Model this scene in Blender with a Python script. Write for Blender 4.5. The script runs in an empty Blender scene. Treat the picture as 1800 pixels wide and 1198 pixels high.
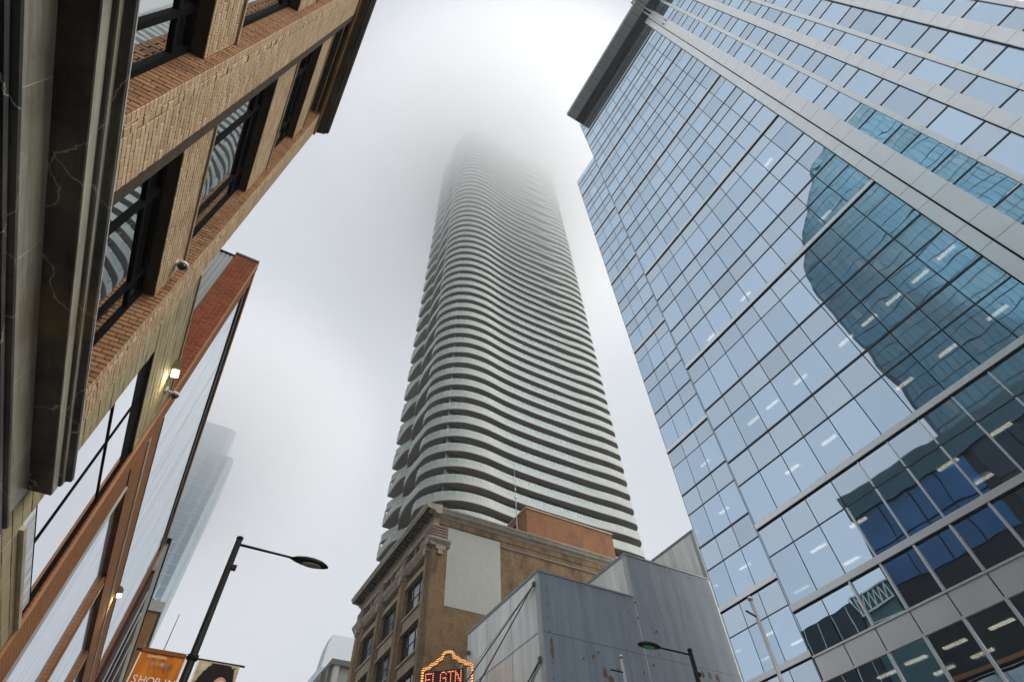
import bpy, bmesh, math, random
from mathutils import Vector, Matrix
random.seed(7)
R = math.radians
sc = bpy.context.scene
COL = sc.collection

# ------------------------------------------------------------------ camera
CAM = Vector((0.0, 0.0, 1.6))
az, pi_, ro = 0.56645787, 0.90473485, -0.0560609
fw = Vector((math.sin(az)*math.cos(pi_), math.cos(az)*math.cos(pi_), math.sin(pi_)))
rt = Vector((math.cos(az), -math.sin(az), 0)); up = rt.cross(fw)
r2 = rt*math.cos(ro) + up*math.sin(ro); u2 = -rt*math.sin(ro) + up*math.cos(ro)
cd = bpy.data.cameras.new('camera'); cam = bpy.data.objects.new('camera', cd); COL.objects.link(cam)
m = Matrix((r2, u2, -fw)).transposed().to_4x4(); m.translation = CAM
cam.matrix_world = m
cd.sensor_width = 36.0; cd.lens = 36.0*953.135/1800.0
cd.clip_start = 0.05; cd.clip_end = 4000
sc.camera = cam

# ------------------------------------------------------------------ world, sun, exposure
SUN_EL, SUN_AZ = R(44), R(130)       # azimuth measured from +Y towards +X
w = bpy.data.worlds.new('World'); sc.world = w; w.use_nodes = True
nt = w.node_tree; nt.nodes.clear()
wo = nt.nodes.new('ShaderNodeOutputWorld'); bg = nt.nodes.new('ShaderNodeBackground')
sky = nt.nodes.new('ShaderNodeTexSky'); sky.sky_type = 'NISHITA'; sky.sun_disc = False
sky.sun_elevation = SUN_EL; sky.sun_rotation = SUN_AZ
sky.air_density = 1.0; sky.dust_density = 6.0; sky.ozone_density = 1.0
# overcast: the clear sky only tints an even pale cloud cover with faint mottling
tc = nt.nodes.new('ShaderNodeTexCoord'); nz = nt.nodes.new('ShaderNodeTexNoise')
nz.inputs['Scale'].default_value = 1.6; nz.inputs['Detail'].default_value = 3.0; nz.inputs['Roughness'].default_value = 0.5
rmp = nt.nodes.new('ShaderNodeValToRGB')
rmp.color_ramp.elements[0].position = 0.3; rmp.color_ramp.elements[0].color = (3.9, 4.1, 4.45, 1)
rmp.color_ramp.elements[1].position = 0.72; rmp.color_ramp.elements[1].color = (4.55, 4.7, 4.95, 1)
mx = nt.nodes.new('ShaderNodeMixRGB'); mx.inputs[0].default_value = 0.94
nt.links.new(tc.outputs['Generated'], nz.inputs['Vector']); nt.links.new(nz.outputs['Fac'], rmp.inputs['Fac'])
nt.links.new(sky.outputs['Color'], mx.inputs[1]); nt.links.new(rmp.outputs['Color'], mx.inputs[2])
nt.links.new(mx.outputs['Color'], bg.inputs['Color']); bg.inputs['Strength'].default_value = 0.05
nt.links.new(bg.outputs['Background'], wo.inputs['Surface'])

sd = bpy.data.lights.new('sun', 'SUN'); sd.energy = 1.5; sd.angle = R(66); sd.color = (1.0, 0.97, 0.92)
sun = bpy.data.objects.new('sun', sd); COL.objects.link(sun)
sdir = Vector((math.sin(SUN_AZ)*math.cos(SUN_EL), math.cos(SUN_AZ)*math.cos(SUN_EL), math.sin(SUN_EL)))
sun.rotation_euler = sdir.to_track_quat('Z', 'Y').to_euler(); sun.location = (60, -60, 400)

vs = sc.view_settings
vs.view_transform = 'Standard'; vs.look = 'None'; vs.gamma = 1.0; vs.exposure = 1.75; vs.use_curve_mapping = False
cy = sc.cycles
cy.max_bounces = 12; cy.diffuse_bounces = 3; cy.glossy_bounces = 5; cy.transmission_bounces = 4
cy.transparent_max_bounces = 16; cy.volume_bounces = 8; cy.volume_max_steps = 128; cy.volume_step_rate = 1.0
cy.use_denoising = True; cy.caustics_reflective = False; cy.caustics_refractive = False
cy.sample_clamp_indirect = 6.0

# ------------------------------------------------------------------ helpers
def tag(o, label=None, cat=None, group=None, kind=None):
    if label: o['label'] = label
    if cat: o['category'] = cat
    if group: o['group'] = group
    if kind: o['kind'] = kind
    return o
def thing(name, loc, label, cat, group=None):
    o = bpy.data.objects.new(name, None); COL.objects.link(o); o.location = loc; o.empty_display_size = 0.5
    return tag(o, label, cat, group)
def wloc(o):
    v = Vector((0, 0, 0))
    while o is not None:
        v += o.location; o = o.parent
    return v
class MB:
    def __init__(s): s.v = []; s.f = []; s.mi = []
    def quad(s, a, b, c, d, mi=0):
        n = len(s.v); s.v += [a, b, c, d]; s.f.append((n, n+1, n+2, n+3)); s.mi.append(mi); return s
    def box(s, x0, x1, y0, y1, z0, z1, mi=0):
        if x0 > x1: x0, x1 = x1, x0
        if y0 > y1: y0, y1 = y1, y0
        if z0 > z1: z0, z1 = z1, z0
        n = len(s.v)
        s.v += [(x0,y0,z0),(x1,y0,z0),(x1,y1,z0),(x0,y1,z0),(x0,y0,z1),(x1,y0,z1),(x1,y1,z1),(x0,y1,z1)]
        for q in ((0,3,2,1),(4,5,6,7),(0,1,5,4),(1,2,6,5),(2,3,7,6),(3,0,4,7)):
            s.f.append(tuple(n+i for i in q)); s.mi.append(mi)
        return s
    def cbox(s, x0, x1, y0, y1, z0, z1, c=0.004, side='+x'):
        """box whose outer face (on `side`) is chamfered"""
        n = len(s.v)
        if side == '+x':
            s.v += [(x0,y0,z0),(x0,y1,z0),(x0,y1,z1),(x0,y0,z1),(x1-c,y0,z0),(x1-c,y1,z0),(x1-c,y1,z1),(x1-c,y0,z1),
                    (x1,y0+c,z0+c),(x1,y1-c,z0+c),(x1,y1-c,z1-c),(x1,y0+c,z1-c)]
            Q = ((0,3,2,1),(0,1,5,4),(1,2,6,5),(2,3,7,6),(3,0,4,7),(4,5,9,8),(5,6,10,9),(6,7,11,10),(7,4,8,11),(8,9,10,11))
        else:   # '-y'
            s.v += [(x0,y1,z0),(x1,y1,z0),(x1,y1,z1),(x0,y1,z1),(x0,y0+c,z0),(x1,y0+c,z0),(x1,y0+c,z1),(x0,y0+c,z1),
                    (x0+c,y0,z0+c),(x1-c,y0,z0+c),(x1-c,y0,z1-c),(x0+c,y0,z1-c)]
            Q = ((0,3,2,1)[::-1],(0,1,5,4)[::-1],(1,2,6,5)[::-1],(2,3,7,6)[::-1],(3,0,4,7)[::-1],(4,5,9,8),(5,6,10,9),(6,7,11,10),(7,4,8,11),(8,9,10,11))
        for q in Q:
            s.f.append(tuple(n+i for i in q)); s.mi.append(0)
        return s
    def prism(s, pts, axis, a, b, mi=0):
        """closed profile pts (2D) extruded along axis between a and b"""
        k = len(pts); n = len(s.v)
        for t in (a, b):
            for p in pts:
                s.v.append({'x': (t,p[0],p[1]), 'y': (p[0],t,p[1]), 'z': (p[0],p[1],t)}[axis])
        s.f.append(tuple(n+i for i in range(k))[::-1]); s.f.append(tuple(n+k+i for i in range(k))); s.mi += [mi, mi]
        for i in range(k):
            j = (i+1) % k; s.f.append((n+i, n+j, n+k+j, n+k+i)); s.mi.append(mi)
        return s
    def tube(s, a, b, r0, r1=None, seg=10, mi=0):
        r1 = r0 if r1 is None else r1
        a = Vector(a); b = Vector(b); d = (b-a).normalized()
        u = d.orthogonal().normalized(); v = d.cross(u); n = len(s.v)
        for c, r in ((a, r0), (b, r1)):
            for i in range(seg):
                t = 2*math.pi*i/seg; s.v.append(tuple(c + u*math.cos(t)*r + v*math.sin(t)*r))
        for i in range(seg):
            j = (i+1) % seg; s.f.append((n+i, n+j, n+seg+j, n+seg+i)); s.mi.append(mi)
        s.f.append(tuple(n+i for i in range(seg))[::-1]); s.f.append(tuple(n+seg+i for i in range(seg))); s.mi += [mi, mi]
        return s
    def lathe(s, c, prof, seg=16, mi=0):
        n = len(s.v); k = len(prof)
        for r, z in prof:
            for i in range(seg):
                t = 2*math.pi*i/seg; s.v.append((c[0]+r*math.cos(t), c[1]+r*math.sin(t), c[2]+z))
        for a in range(k-1):
            for i in range(seg):
                j = (i+1) % seg
                s.f.append((n+a*seg+i, n+a*seg+j, n+(a+1)*seg+j, n+(a+1)*seg+i)); s.mi.append(mi)
        s.f.append(tuple(n+i for i in range(seg))[::-1]); s.f.append(tuple(n+(k-1)*seg+i for i in range(seg))); s.mi += [mi, mi]
        return s
    def ball(s, c, r, seg=8, mi=0):
        pr = [(max(r*math.sin(math.pi*i/6), 0.0005), -r*math.cos(math.pi*i/6)) for i in range(7)]
        return s.lathe(c, pr, seg, mi)
    def build(s, name, mat, parent=None, smooth=False, origin=None):
        me = bpy.data.meshes.new(name)
        if parent is not None: o0 = wloc(parent)
        else: o0 = Vector(origin) if origin else Vector((0, 0, 0))
        me.from_pydata([tuple(Vector(v)-o0) for v in s.v], [], s.f)
        mats = mat if isinstance(mat, (list, tuple)) else [mat]
        for q in mats: me.materials.append(q)
        if len(mats) > 1: me.polygons.foreach_set('material_index', s.mi)
        bm = bmesh.new(); bm.from_mesh(me); bmesh.ops.recalc_face_normals(bm, faces=bm.faces); bm.to_mesh(me); bm.free()
        if smooth: me.polygons.foreach_set('use_smooth', [True]*len(me.polygons))
        me.update()
        o = bpy.data.objects.new(name, me); COL.objects.link(o)
        if parent is not None: o.parent = parent
        else: o.location = o0
        return o
def bx(name, mat, parent, *a): return MB().box(*a).build(name, mat, parent)
def share(name, me, parent, loc, scale=(1, 1, 1)):
    o = bpy.data.objects.new(name, me); COL.objects.link(o); o.parent = parent
    o.location = Vector(loc) - wloc(parent); o.scale = scale
    return o
def unit_mesh(name, mat, side='+x', c=0.06):
    """1x1x1 box centred at origin, slightly chamfered on the outer face"""
    b = MB().cbox(-.5, .5, -.5, .5, -.5, .5, c, side)
    o = b.build(name, mat); me = o.data; bpy.data.objects.remove(o); return me

# ------------------------------------------------------------------ materials
MATS = {}
class NG:
    def __init__(s, name):
        s.m = bpy.data.materials.new(name); s.m.use_nodes = True; s.t = s.m.node_tree; s.t.nodes.clear()
        s.out = s.t.nodes.new('ShaderNodeOutputMaterial'); s._pos = None
    def n(s, typ, **kw):
        x = s.t.nodes.new(typ)
        for k, v in kw.items():
            if k.startswith('i_'):
                x.inputs[k[2:].replace('_', ' ')].default_value = v
            else: setattr(x, k, v)
        return x
    def l(s, a, b): s.t.links.new(a, b)
    def pos(s, scale=(1, 1, 1)):
        if s._pos is None: s._pos = s.n('ShaderNodeNewGeometry').outputs['Position']
        mp = s.n('ShaderNodeMapping'); mp.inputs['Scale'].default_value = scale; s.l(s._pos, mp.inputs['Vector'])
        return mp.outputs['Vector']
    def noise(s, scale, detail=4, rough=0.6, stretch=(1, 1, 1)):
        x = s.n('ShaderNodeTexNoise'); x.inputs['Scale'].default_value = scale; x.inputs['Detail'].default_value = detail
        x.inputs['Roughness'].default_value = rough; s.l(s.pos(stretch), x.inputs['Vector']); return x.outputs['Fac']
    def ramp(s, fac, stops):
        x = s.n('ShaderNodeValToRGB'); e = x.color_ramp.elements
        while len(e) < len(stops): e.new(0.5)
        for q, (p, c) in zip(e, stops): q.position = p; q.color = (c[0], c[1], c[2], 1) if not isinstance(c, (int, float)) else (c, c, c, 1)
        s.l(fac, x.inputs['Fac']); return x.outputs['Color']
    def mix(s, fac, a, b, mode='MIX'):
        x = s.n('ShaderNodeMixRGB', blend_type=mode)
        for i, q in ((0, fac), (1, a), (2, b)):
            if isinstance(q, bpy.types.NodeSocket): s.l(q, x.inputs[i])
            elif i == 0: x.inputs[0].default_value = q
            else: x.inputs[i].default_value = (*q, 1)
        return x.outputs['Color']
    def bump(s, h, strength=0.3, dist=0.02):
        x = s.n('ShaderNodeBump'); x.inputs['Strength'].default_value = strength; x.inputs['Distance'].default_value = dist
        s.l(h, x.inputs['Height']); return x.outputs['Normal']
    def princ(s, col, rough=0.8, spec=0.3, metal=0.0, normal=None):
        b = s.n('ShaderNodeBsdfPrincipled')
        if isinstance(col, bpy.types.NodeSocket): s.l(col, b.inputs['Base Color'])
        else: b.inputs['Base Color'].default_value = (*col, 1)
        if isinstance(rough, bpy.types.NodeSocket): s.l(rough, b.inputs['Roughness'])
        else: b.inputs['Roughness'].default_value = rough
        b.inputs['Specular IOR Level'].default_value = spec; b.inputs['Metallic'].default_value = metal
        if normal is not None: s.l(normal, b.inputs['Normal'])
        return b.outputs['BSDF']
    def done(s, shader):
        s.l(shader, s.out.inputs['Surface']); MATS[s.m.name] = s.m; return s.m
def plain(name, col, rough=0.7, spec=0.3, metal=0.0, var=0.12, scale=3.0, streak=False):
    g = NG(name); n1 = g.noise(scale, 5, 0.65, (1, 1, 0.12) if streak else (1, 1, 1))
    c = g.ramp(n1, [(0.3, [x*(1-var) for x in col]), (0.7, [min(1, x*(1+var)) for x in col])])
    return g.done(g.princ(c, rough, spec, metal, g.bump(g.noise(scale*9, 3), 0.12, 0.01)))
def emit(name, col, s):
    g = NG(name); e = g.n('ShaderNodeEmission'); e.inputs['Color'].default_value = (*col, 1); e.inputs['Strength'].default_value = s
    return g.done(e.outputs['Emission'])

# real bricks: colour changes from brick to brick (island / object random), grain and soot on top
def brick_piece(name, cols, soot=0.25):
    g = NG(name)
    geo = g.n('ShaderNodeNewGeometry'); ob = g.n('ShaderNodeObjectInfo')
    ad = g.n('ShaderNodeMath', operation='ADD'); g.l(geo.outputs['Random Per Island'], ad.inputs[0]); g.l(ob.outputs['Random'], ad.inputs[1])
    fr = g.n('ShaderNodeMath', operation='FRACT'); g.l(ad.outputs[0], fr.inputs[0])
    k = len(cols); c = g.ramp(fr.outputs[0], [(i/(k-1), q) for i, q in enumerate(cols)])
    c = g.mix(g.ramp(g.noise(60, 4), [(0.3, 0.0), (0.8, 0.35)]), c, [x*0.55 for x in cols[0]])
    c = g.mix(g.ramp(g.noise(1.2, 5, 0.7, (1, 1, 0.35)), [(0.45, 0.0), (0.8, soot)]), c, (0.10, 0.08, 0.06))
    return g.done(g.princ(c, 0.85, 0.2, 0, g.bump(g.noise(90, 3), 0.35, 0.006)))
# distant brickwork, courses too fine to build: bond in the colour and relief of the wall
def brick_wall(name, a, b, mortar, axis, soot=0.5, scl=1.0, sootcol=(0.05, 0.035, 0.025)):
    g = NG(name)
    sep = g.n('ShaderNodeSeparateXYZ'); g.l(g.pos(), sep.inputs[0]); cmb = g.n('ShaderNodeCombineXYZ')
    if axis == 'y': g.l(sep.outputs['Y'], cmb.inputs[0])
    elif axis == 'x': g.l(sep.outputs['X'], cmb.inputs[0])
    else:
        sm = g.n('ShaderNodeMath', operation='ADD'); g.l(sep.outputs['X'], sm.inputs[0]); g.l(sep.outputs['Y'], sm.inputs[1]); g.l(sm.outputs[0], cmb.inputs[0])
    g.l(sep.outputs['Z'], cmb.inputs[1])
    t = g.n('ShaderNodeTexBrick'); g.l(cmb.outputs[0], t.inputs['Vector'])
    t.inputs['Scale'].default_value = scl; t.inputs['Brick Width'].default_value = 0.22; t.inputs['Row Height'].default_value = 0.078
    t.inputs['Mortar Size'].default_value = 0.008; t.inputs['Mortar Smooth'].default_value = 0.2; t.inputs['Bias'].default_value = 0.0
    for q, c in (('Color1', a), ('Color2', b), ('Mortar', mortar)): t.inputs[q].default_value = (*c, 1)
    big = g.noise(0.7, 10, 0.7, (1, 1, 0.6)); c = g.mix(g.ramp(big, [(0.44, 0.0), (0.68, soot)]), t.outputs['Color'], sootcol)
    c = g.mix(g.ramp(g.noise(9, 4, 0.6), [(0.35, 0.0), (0.8, 0.2)]), c, [x*0.45 for x in a])
    inv = g.n('ShaderNodeMath', operation='SUBTRACT'); inv.inputs[0].default_value = 1; g.l(t.outputs['Fac'], inv.inputs[1])
    return g.done(g.princ(c, 0.9, 0.15, 0, g.bump(inv.outputs[0], 0.5, 0.02)))
# reflective coated glazing: mirror tint over a darker see-through pane, slightly warped
def glazing(name, tint, fac, thru, warp=0.012, rough=0.0, wscale=0.55, body=None):
    g = NG(name); gl = g.n('ShaderNodeBsdfGlossy'); gl.inputs['Roughness'].default_value = rough
    geo = g.n('ShaderNodeNewGeometry'); ob = g.n('ShaderNodeObjectInfo')
    nz_ = g.n('ShaderNodeTexNoise', noise_dimensions='4D'); nz_.inputs['Scale'].default_value = wscale; nz_.inputs['Detail'].default_value = 1.0
    ad = g.n('ShaderNodeMath', operation='ADD'); g.l(geo.outputs['Random Per Island'], ad.inputs[0]); g.l(ob.outputs['Random'], ad.inputs[1])
    fr_ = g.n('ShaderNodeMath', operation='FRACT'); g.l(ad.outputs[0], fr_.inputs[0])        # every pane its own slight tint
    g.l(g.ramp(fr_.outputs[0], [(0.0, [q*0.90 for q in tint]), (0.5, tint), (0.85, [min(1, q*1.02) for q in tint]), (1.0, [q*0.84 for q in tint])]), gl.inputs['Color'])
    ml = g.n('ShaderNodeMath', operation='MULTIPLY'); ml.inputs[1].default_value = 0.9; g.l(ad.outputs[0], ml.inputs[0])
    g.l(ml.outputs[0], nz_.inputs['W']); g.l(g.pos(), nz_.inputs['Vector'])
    nb = g.bump(nz_.outputs['Fac'], 1.0, warp); g.l(nb, gl.inputs['Normal'])
    if body is None:
        tr = g.n('ShaderNodeBsdfTransparent'); tr.inputs['Color'].default_value = (*thru, 1); sh = tr.outputs[0]
    else:
        sh = g.princ(body, 0.6, 0.05)
    mx_ = g.n('ShaderNodeMixShader'); mx_.inputs[0].default_value = fac
    g.l(sh, mx_.inputs[1]); g.l(gl.outputs[0], mx_.inputs[2])
    return g.done(mx_.outputs[0])

BR_BEIGE = brick_piece('beige_brick', [(0.46,0.31,0.175), (0.64,0.48,0.31), (0.55,0.385,0.225), (0.68,0.54,0.37), (0.50,0.33,0.185), (0.60,0.44,0.27)], 0.28)
BR_BROWN = brick_piece('brown_jamb_brick', [(0.30,0.15,0.07), (0.40,0.22,0.11), (0.34,0.18,0.09), (0.24,0.12,0.06)], 0.3)
MORTAR = plain('dark_mortar', (0.075, 0.06, 0.045), 0.95, 0.1, 0, 0.25, 8)
STONE_BLOCK = brick_piece('stone_block', [(0.40,0.33,0.19), (0.48,0.41,0.26), (0.44,0.36,0.21), (0.50,0.43,0.28)], 0.3)
STONE_JOINT = plain('stone_joint', (0.07, 0.055, 0.04), 0.95, 0.1)
BLACK_FRAME = plain('black_frame', (0.006, 0.006, 0.007), 0.8, 0.05)
DARK_ROOM = plain('dark_room', (0.02, 0.022, 0.025), 0.9, 0.1)
OFFICE = plain('office_interior', (0.09, 0.085, 0.08), 0.9, 0.1)
def stained(name, base, dark, spec=0.35, rough=0.55):
    g = NG(name)
    a = g.ramp(g.noise(0.9, 7, 0.75, (1, 1, 1)), [(0.38, 0.0), (0.66, 1.0)])
    b = g.ramp(g.noise(7, 6, 0.7, (1, 0.3, 1)), [(0.35, 0.0), (0.75, 0.8)])
    c = g.mix(a, base, dark); c = g.mix(b, c, [x*0.5 for x in base]); 
    c = g.mix(g.ramp(g.noise(0.5, 4, 0.6), [(0.55, 0.0), (0.75, 0.45)]), c, (0.30, 0.21, 0.09))
    return g.done(g.princ(c, rough, spec, 0, g.bump(g.noise(40, 4), 0.2, 0.006)))
def polished(name, base, dark, lo, hi):
    g = NG(name)
    a = g.ramp(g.noise(0.8, 8, 0.7, (1, 0.8, 1.5)), [(lo, 0.0), (hi, 1.0)])
    b = g.ramp(g.noise(26, 5, 0.7, (1, 0.05, 1)), [(0.40, 0.0), (0.75, 0.55)])
    c = g.mix(a, base, dark); c = g.mix(b, c, [x*0.45 for x in dark])
    c = g.mix(g.ramp(g.noise(0.7, 4, 0.6), [(0.55, 0.0), (0.72, 0.5)]), c, (0.28, 0.17, 0.06))
    v = g.n('ShaderNodeTexVoronoi', feature='DISTANCE_TO_EDGE'); v.inputs['Scale'].default_value = 0.55; nd = g.n('ShaderNodeTexNoise'); nd.inputs['Scale'].default_value = 2.2; nd.inputs['Detail'].default_value = 5.0; g.l(g.pos(), nd.inputs['Vector'])
    va = g.n('ShaderNodeVectorMath', operation='MULTIPLY_ADD'); va.inputs[1].default_value = (0.5, 0.5, 0.5); g.l(nd.outputs['Color'], va.inputs[0]); g.l(g.pos((1, 1, 2.5)), va.inputs[2]); g.l(va.outputs[0], v.inputs['Vector'])
    c = g.mix(g.ramp(v.outputs['Distance'], [(0.0, 0.5), (0.0035, 0.0)]), c, (0.62, 0.58, 0.50))
    return g.done(g.princ(c, 0.38, 0.35, 0, g.bump(g.noise(60, 4), 0.12, 0.004)))
CORNICE_BASE = polished('dark_polished_stone', (0.11, 0.10, 0.08), (0.012, 0.011, 0.009), 0.34, 0.58)
CORNICE_LIGHT = polished('pale_polished_stone', (0.50, 0.47, 0.38), (0.16, 0.145, 0.11), 0.48, 0.78)
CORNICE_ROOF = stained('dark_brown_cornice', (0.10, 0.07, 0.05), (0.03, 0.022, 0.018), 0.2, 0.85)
BUFF = stained('buff_stone', (0.50, 0.42, 0.30), (0.34, 0.26, 0.17), 0.2, 0.85)
CREAM = stained('cream_stone', (0.62, 0.56, 0.46), (0.34, 0.28, 0.20), 0.2, 0.85)
RUST_BROWN = plain('rust_brown', (0.34, 0.16, 0.04), 0.9, 0.1, 0, 0.55, 3)  # warm brown of the cornice bead; also paints the shaded pier reveal
WIN_GLASS = glazing('window_glass', (0.86, 0.90, 0.93), 0.85, (0.1, 0.11, 0.12), 0.004, 0.0, 0.7)
SHOP_GLASS = glazing('shop_glass', (0.95, 0.96, 0.99), 0.95, (0.1, 0.1, 0.1), 0.003, 0.0, 0.5)
OFF_VISION = glazing('office_vision_glass', (0.65, 0.81, 0.96), 0.77, (0.80, 0.80, 0.78), 0.009)
OFF_SPAND = glazing('office_spandrel_glass', (0.60, 0.71, 0.81), 0.88, None, 0.007, 0.02, 0.55, (0.12, 0.125, 0.13))
PANEL_GREY = plain('grey_metal_panel', (0.86, 0.86, 0.845), 0.36, 0.4, 0.75, 0.04, 0.8)
FIN_DARK = plain('dark_blue_fin', (0.018, 0.03, 0.055), 0.4, 0.5)
GASKET = plain('black_gasket', (0.012, 0.015, 0.02), 0.7, 0.2)
SOFFIT_DARK = plain('dark_soffit', (0.025, 0.026, 0.025), 0.8, 0.2)
FASCIA_GREY = plain('grey_fascia', (0.26, 0.285, 0.285), 0.45, 0.4, 0, 0.1, 0.6)
LIGHT_STRIP = emit('ceiling_light_strip', (1.0, 0.82, 0.58), 2.2)

def brick_box(mb, name_course, x, y0, y1, z0, z1, h=0.08, L=0.22, jt=0.009, depth=0.06):
    """running-bond bricks with the outer face at x, facing +X"""
    row = 0; z = z0; out = []
    while z < z1-0.01:
        zt = min(z+h, z1); y = y0 - (L*0.5 if row % 2 else 0.0)
        while y < y1-0.005:
            a = max(y, y0); b = min(y+L, y1)
            if b-a > 0.02: out.append((x+random.uniform(-0.0025, 0.0015), a+jt/2, b-jt/2, z+jt/2, zt-jt/2, depth))
            y += L
        z += h; row += 1
    return out

# ------------------------------------------------------------------ ground and street
def struct(name, mat, *a):
    o = MB().box(*a).build(name, mat); tag(o, kind='structure'); return o
ASPH = plain('asphalt', (0.05, 0.05, 0.052), 0.85, 0.25, 0, 0.3, 2.5)
PAVE = plain('pavement_concrete', (0.30, 0.29, 0.27), 0.9, 0.2, 0, 0.15, 1.2)
LINE = plain('road_paint', (0.75, 0.62, 0.12), 0.7, 0.3)
struct('ground', plain('ground_concrete', (0.16, 0.16, 0.155), 0.9), -900, 900, -900, 1500, -0.6, -0.12)
struct('road', ASPH, 1.4, 13.2, -120, 320, -0.118, 0.0)
struct('pavement_left', PAVE, -2.0, 1.38, -120, 320, -0.118, 0.13)
struct('pavement_right', PAVE, 13.22, 22.4, -120, 320, -0.118, 0.13)
for i, xx in enumerate((7.15, 7.4)):
    o = MB().box(xx, xx+0.1, -120, 320, 0.004, 0.008).build('road_line', LINE); tag(o, kind='structure')

# ================================================================== 1. beige brick building beside the camera
def brick_building():
    T = thing('brick_building', (-6, -3, 0), 'beige brick building with black windows and dark stone cornice rising beside the camera', 'building')
    Y0, Y1 = -14.0, 6.84
    bx('wall', MORTAR, T, -9.0, -2.45, Y0, Y1, 0.0, 18.0)
    bx('ground_floor_wall', CORNICE_BASE, T, -2.44, -2.0, Y0, 6.78, 0.0, 4.86)
    bx('roof', MORTAR, T, -9.0, -2.46, Y0, Y1-0.01, 18.002, 18.3)
    ZB, ZT = 5.5, 17.72
    # bays: recess from jamb to jamb; piers between
    bays = [(-10.15, -7.55), (-6.68, -4.08), (-3.3, -0.62), (0.2, 2.68), (3.62, 6.22)]
    piers = [(-11.0, -10.15), (-7.55, -6.68), (-4.08, -3.3), (-0.62, 0.2), (2.68, 3.62), (6.22, 6.84)]
    heads = [8.31, 12.06, 15.34, 17.6]; sills = [4.9, 9.23, 13.27, 16.28]
    unit = unit_mesh('brick', BR_BEIGE, '+x', 0.05)
    loose = []
    for i, (a, b) in enumerate(piers):
        near = i >= 4
        p = bx('pier', MORTAR, T, -2.44, -2.012, a+0.002, b-0.002, ZB, ZT)
        if i < 3: 
            loose += [(p, q) for q in brick_box(None, '', -2.0, a, b, ZB, ZT, 0.08, 0.22)]
            continue
        # soldier band at the jamb edge, then header strip, then the running-bond face
        edge = []
        z = ZB
        while z < ZT-0.05:                       # pale edge bricks on the jamb corner
            edge.append((-1.998, a, a+0.085, z+0.004, z+0.076, 0.06)); z += 0.08
        z = ZB
        while z < ZT-0.05:                       # two slim header strips with deep joints
            edge.append((-2.004+random.uniform(-.004, .004), a+0.095, a+0.118, z+0.006, z+0.112, 0.06))
            edge.append((-2.0+random.uniform(-.008, .006), a+0.128, a+0.205, z+0.006, z+0.112, 0.06)); z += 0.118
        e = [(p, q) for q in edge]
        if i == 4: face = brick_box(None, '', -2.0, a+0.215, b-0.17, ZB, ZT, 0.08, 0.22) 
        elif i == 5: face = brick_box(None, '', -2.0, a+0.215, b, ZB, ZT, 0.08, 0.22)
        else: face = brick_box(None, '', -2.0, a+0.215, b-0.17, ZB, ZT, 0.08, 0.22)
        loose += e
        if i == 4:
            # brown strip painting in the shadowed reveal beyond the face, then a set-back brick strip
            MB().box(-2.07, -2.03, b-0.168, b-0.085, ZB, ZT).build('shaded_reveal_strip', RUST_BROWN, p)
            strip = [(-2.045, b-0.08, b, z/100.0+0.004, z/100.0+0.076, 0.06) for z in range(int(ZB*100), int(ZT*100)-8, 8)]
            loose += [(p, q) for q in strip]
        # the bricks that show largest are single pieces
        for q in face:
            if i == 4 and q[3] < 9.75 and q[3] > 6.0: BRICKS.append((p, q, unit))
            else: loose.append((p, q))
    # brown reveal bricks of each jamb (faces towards -Y at the far side of every bay)
    jm = {}
    for (a, b) in bays[2:]:
        p = bx('jamb', MORTAR, T, -2.44, -2.02, b-0.002, b+0.001, ZB, ZT)
        lst = MB(); z = ZB; row = 0
        while z < ZT-0.05:
            if row % 2: segs = [(-2.30, -2.165), (-2.155, -2.005)]
            else: segs = [(-2.30, -2.09), (-2.08, -2.005)]
            for (u, v) in segs:
                lst.cbox(u, v, b-0.022+random.uniform(-.002, .002), b+0.03, z+0.005, z+0.075, 0.004, '-y')
            z += 0.08; row += 1
        o = lst.build('reveal_bricks', BR_BROWN, p); o['kind'] = 'stuff'
    # recessed brick spandrels, windows
    for bi, (a, b) in enumerate(bays):
        for k in range(4):
            zt = sills[k+1] if k < 3 else ZT
            sp = bx('spandrel', MORTAR, T, -2.44, -2.122, a, b-0.024, heads[k], zt)
            if k < 3: bx('sill', BUFF, sp, -2.3, -2.085, a+0.01, b-0.026, zt, zt+0.045)
            if bi >= 2:
                loose += [(sp, q) for q in brick_box(None, '', -2.11, a, b-0.026, heads[k], zt, 0.08, 0.22, 0.01, 0.05)]
            zs = sills[k] + 0.045; zh = heads[k]
            W = bx('window', BLACK_FRAME, T, -2.40, -2.34, a, b-0.03, zs, zh)
            fr = MB()
            f0, f1 = -2.335, -2.255
            y0, y1 = a+0.002, b-0.032
            fr.box(f0, f1, y0, y0+0.07, zs, zh); fr.box(f0, f1, y1-0.07, y1, zs, zh)
            fr.box(f0, f1, y0+0.07, y1-0.07, zs, zs+0.08); fr.box(f0, f1, y0+0.07, y1-0.07, zh-0.07, zh)
            fr.build('frame', BLACK_FRAME, W)
            ms = [b-1.80, b-0.50]; tz = zh-0.43
            for yy in ms: bx('mullion', BLACK_FRAME, W, f0+0.002, f1-0.004, yy-0.035, yy+0.035, zs+0.08, zh-0.07)
            cols = [y0+0.07, ms[0]-0.035, ms[0]+0.035, ms[1]-0.035, ms[1]+0.035, y1-0.07]
            for c in range(3):
                bx('transom', BLACK_FRAME, W, f0+0.004, f1-0.006, cols[2*c], cols[2*c+1], tz-0.035, tz+0.035)
                for (u, v) in ((zs+0.08, tz-0.035), (tz+0.035, zh-0.07)):
                    if v-u > 0.05: bx('pane', WIN_GLASS, W, -2.30, -2.29, cols[2*c], cols[2*c+1], u, v)
    # group the remaining bricks by the piece they belong to
    by = {}
    for p, q in loose: by.setdefault(p, []).append(q)
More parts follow.
